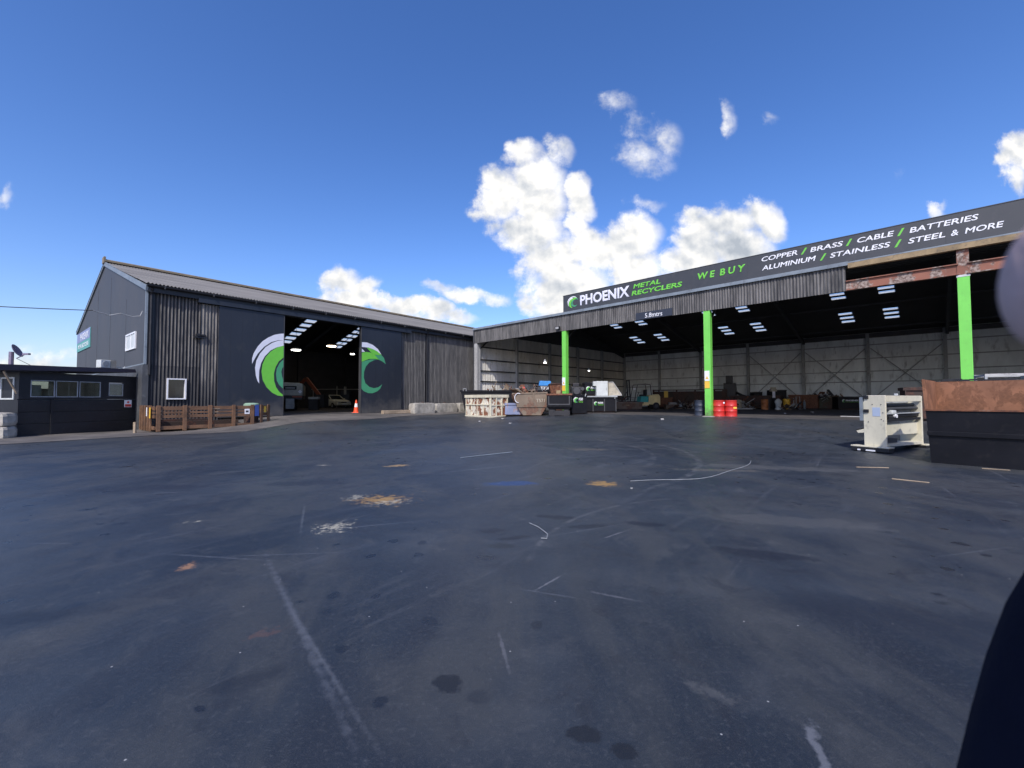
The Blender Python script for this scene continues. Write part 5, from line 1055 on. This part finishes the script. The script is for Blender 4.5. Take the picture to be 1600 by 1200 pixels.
MB().box(-.006, .0, .12, .30, .98, 1.22).build('notice', plain('pale_blue_notice', (.42, .5, .62), .5), mc)
for z, y in ((1.3, .1), (1.3, .3), (1.08, .06), (.9, .1), (.82, .4), (.86, .05)): MB().lathe([(.012, -.012), (.012, .0)], cx=0, cy=y, cz=z, n=8, axis='x').build('bolt', 'darksteel', mc)
MB().prism([(.52, .62), (.70, .56), (.66, .50), (.52, .52)], .0, .06, axis='x').build('lever', 'cream', mc); MB().tube([(.03, .52, .66), (.03, .70, .60)], .03, 8).build('lever_arm', 'darksteel', mc); MB().box(-.02, .05, .52, .60, .85, 1.50).build('rear_cover', 'flash', mc)
MB().box(.8, .86, .1, .16, HM, HM + .05).build('top_lug', 'whitebox', mc)
for x in (-.12, 1.80):
    MB().box(x, x + .25, -.10, .78, .02, .13).build('foot', 'black', mc, bevel=.01); MB().box(x - .01, x + .26, -.11, .79, .13, .165).build('foot_cap', 'cream', mc, bevel=.006)
MB().box(-.14, -.13, .2, .42, .03, .07).box(-.14, -.13, .55, .62, .03, .07).build('foot_tape', 'signwhite', mc)

# ================================================================== BIG BIN right
bb_ = thing('large_bin', 'large black bin with low front lip and rust orange inside', 'bin', (9.53, 9.85, -.5), radians(-51.5))
LB, WB, HF, HB = 1.75, 1.30, 1.21, 1.90; tp = .10
def BQ(x, y, z): f_ = z / HB; return (x + (-tp * f_ if x < LB / 2 else tp * f_), y + (-.03 * f_ if y < WB / 2 else .10 * f_), z)
def bw_(name, x0, x1, y0, y1, z0, z1_, mt, b=0):
    mb = MB().box(x0, x1, y0, y1, z0, z1_); mb.v = [BQ(*v) for v in mb.v]; return mb.build(name, mt, bb_, bevel=b)
bw_('front_wall', 0, LB, 0, .05, .0, HF - .03, 'blacksteel'); bw_('front_lip', -.02, LB + .02, -.03, .06, HF - .03, HF, 'rust')
bw_('band', -.01, LB + .01, -.05, -.0, .62, .72, 'blacksteel', .008)
bw_('back_wall', 0, LB, WB - .04, WB, 0, HB - .02, 'blacksteel'); bw_('back_lining', .05, LB - .05, WB - .055, WB - .04, .1, HB - .03, 'rustin')
for a, b, c, d in ((0, .035, .035, .05), (LB - .035, LB, LB - .05, LB - .035)):
    bw_('end_wall', a, b, .05, WB - .04, 0, HB, 'blacksteel'); bw_('end_lining', c, d, .05, WB - .055, .1, HB - .01, 'rustin')
bw_('end_post', -.01, .05, -.03, .06, HF, HB, 'rustin', .006); bw_('end_post', LB - .05, LB + .01, -.03, .06, HF, HB, 'rustin', .006)
bw_('bottom', .05, LB - .05, .05, WB - .05, .06, .10, 'rust')
ed = MB(); rr = random.Random(5)
for k in range(14):
    x = .05 + k * .12; ed.box(x, x + .125, WB + .05, WB + .11, HB - .03 + rr.uniform(-.01, .02), HB + rr.uniform(.0, .035))
ed.build('torn_edge', 'black', bb_)
for k in range(5):   # jagged scrap showing over the back rim
    pass
rk = thing('steel_rack', 'grey steel rack frame standing behind the large bin', 'rack', (15.5, 14.1, -.3), radians(-30))
for x in (0, 1.6, 3.2): 
    for y in (0, .8): MB().box(x, x + .06, y, y + .06, 0, 1.98).build('leg', 'steel', rk)
MB().box(0, 3.26, 0, .06, 1.98, 2.06).box(0, 3.26, .8, .86, 1.98, 2.06).box(0, 3.26, 0, .05, 1.82, 1.88).box(0, .06, .06, .8, 1.98, 2.04).build('top_frame', 'palesteel', rk)
MB().box(.9, 1.2, -.01, .3, 1.88, 1.98).box(1.8, 2.5, .1, .5, 1.88, 1.97).build('shelf_plate', 'steel', rk)

# ================================================================== small things lying on the yard
def stick(p, q, label, mat='paleplank', w_=.022, h_=.012, name='wood_sliver', cat='wood sliver', group='wood slivers lying by the large bin'):
    a = Vector((p[0], p[1], zg(*p) + h_ / 2 + .004)); b = Vector((q[0], q[1], zg(*q) + h_ / 2 + .004)); o = MB().bar(a, b, w_, h_).build(name, mat, None); return tag(o, label, cat, group)
stick((6.88, 7.86), (7.20, 7.49), 'long pale wood sliver on the asphalt before the large bin')
stick((9.75, 9.0), (10.05, 8.75), 'short pale wood sliver at the foot of the large bin')
stick((7.3, 9.2), (7.9, 9.1), 'thin pale wood sliver left of the large bin and in front of the machine', w_=.03)
wr = MB().tube([(2.09 + (5.61 - 2.09) * k / 24, 7.68 + .25 * sin(k * .5) * .3 + (10.22 - 7.68) * (k / 24) ** 2.2, -.488) for k in range(25)], .005, 5)
tag(wr.build('loose_wire', 'steel'), 'thin pale wire curving across the yard', 'wire')
wr = MB().tube([(-1.28, 10.78, -.488), (-.7, 11.3, -.488), (0.0, 11.92, -.488)], .012, 5); tag(wr.build('loose_wire', 'flash'), 'short straight pale cord on the asphalt in mid yard', 'cord')
wr = MB().tube([(.20, 5.12, -.49), (.30, 4.95, -.49), (.38, 4.7, -.49), (.36, 4.55, -.49), (.30, 4.56, -.49)], .0035, 5); tag(wr.build('wire_scrap', 'steel'), 'small curled wire scrap near the yard centre', 'wire')
wr = MB().tube([(17.2, 22.6, .03), (17.7, 21.9, .03), (18.3, 21.3, .03), (19.2, 20.9, .03)], .03, 5)
tag(wr.build('loose_wire', 'palesteel'), 'white cord on the shed floor left of the cream machine', 'cord')
rr = random.Random(11); k = 0
for (x, y) in [(1.95, 7.1), (-.1, 24.4), (15.3, 35.5), (21.0, 30.2), (17.6, 27.8), (-2.0, 26.5), (8.0, 23.0), (-.6, 27.6)]:
    s_ = .018 if y < 10 else .08
    tag(MB().box(-s_, s_, -s_ * .7, s_ * .7, 0, s_ * .7, Matrix.Translation((x, y, zg(x, y))) @ Matrix.Rotation(k, 4, 'Z')).build('litter_scrap', 'palesteel', bevel=s_ * .2), 'tiny pale scrap fragment lying on bare ground', 'litter', 'scrap fragments on the ground'); k += 1

# ================================================================== PHOTOGRAPHER'S HAND AND SLEEVE
def skin_mesh(name, nodes, edges, mat, parent=None, sub=2):
    me = bpy.data.meshes.new(name); me.from_pydata([n_[0] for n_ in nodes], edges, []); ob = bpy.data.objects.new(name, me); COL.objects.link(ob)
    md = ob.modifiers.new('s', 'SKIN'); 
    for i, n_ in enumerate(nodes):
        sv = me.skin_vertices[0].data[i]; sv.radius = (n_[1], n_[1]); sv.use_root = (i == 0)
    md.use_smooth_shade = True; ms_ = ob.modifiers.new('u', 'SUBSURF'); ms_.levels = sub; ms_.render_levels = sub
    me.materials.append(M[mat]); 
    if parent: ob.parent = parent
    return ob
ps = thing('person', 'photographer at the right edge, one blurred fingertip and a dark navy sleeve showing', 'person', (0, 0, 0))
C_ = .96
nodes = [((.150, .020, C_ - .010), .026)]; edges = []
def chain(pts, start=0):
    prev = start
    for p, r in pts: nodes.append((p, r)); edges.append((prev, len(nodes) - 1)); prev = len(nodes) - 1
    return prev
chain([((.133, .036, C_ + .012), .0115), ((.108, .050, C_ + .0155), .0125), ((.088, .056, C_ + .0165), .0148), ((.0705, .0575, C_ + .0165), .0140)])        # index finger that strays into view
chain([((.140, .045, C_ - .008), .010), ((.125, .055, C_ - .012), .0092), ((.112, .050, C_ - .013), .0085), ((.104, .040, C_ - .013), .008)])
chain([((.146, .046, C_ - .026), .0095), ((.132, .056, C_ - .031), .0088), ((.119, .049, C_ - .033), .008), ((.112, .038, C_ - .033), .0076)])
chain([((.152, .044, C_ - .043), .009), ((.140, .052, C_ - .049), .008), ((.129, .046, C_ - .051), .0074), ((.122, .037, C_ - .051), .007)])
chain([((.142, .000, C_ + .006), .012), ((.126, -.014, C_ + .018), .0105), ((.112, -.020, C_ + .026), .0095)])       # thumb
chain([((.178, .022, C_ - .024), .026), ((.205, .035, C_ - .030), .024), ((.228, .075, C_ - .05), .030), ((.225, .135, C_ - .09), .034), ((.226, .158, C_ - .185), .038), ((.208, .170, C_ - .35), .042), ((.25, .06, C_ - .52), .046)])
body = skin_mesh('body', nodes, edges, 'skin', ps, 3)
nodes2 = [((.224, .055, C_ - .042), .040), ((.240, .098, C_ - .052), .054), ((.243, .142, C_ - .074), .062), ((.246, .160, C_ - .185), .066), ((.214, .170, C_ - .35), .072), ((.25, .06, C_ - .55), .080)]
skin_mesh('sleeve', nodes2, [(i, i + 1) for i in range(5)], 'sleeve', ps)
# things along the back of the shed stand nearer than first surveyed: true drum size 0.9 m
for o in list(bpy.data.objects):
    if o.parent is None and o.get('category') and o.location.x > 23 and o.location.y > 42 and not o.name.startswith('baling'):
        o.location = (o.location.x * .87, o.location.y * .87, o.location.z * .87 if o.location.z > .5 else o.location.z); o.scale = (.87,) * 3
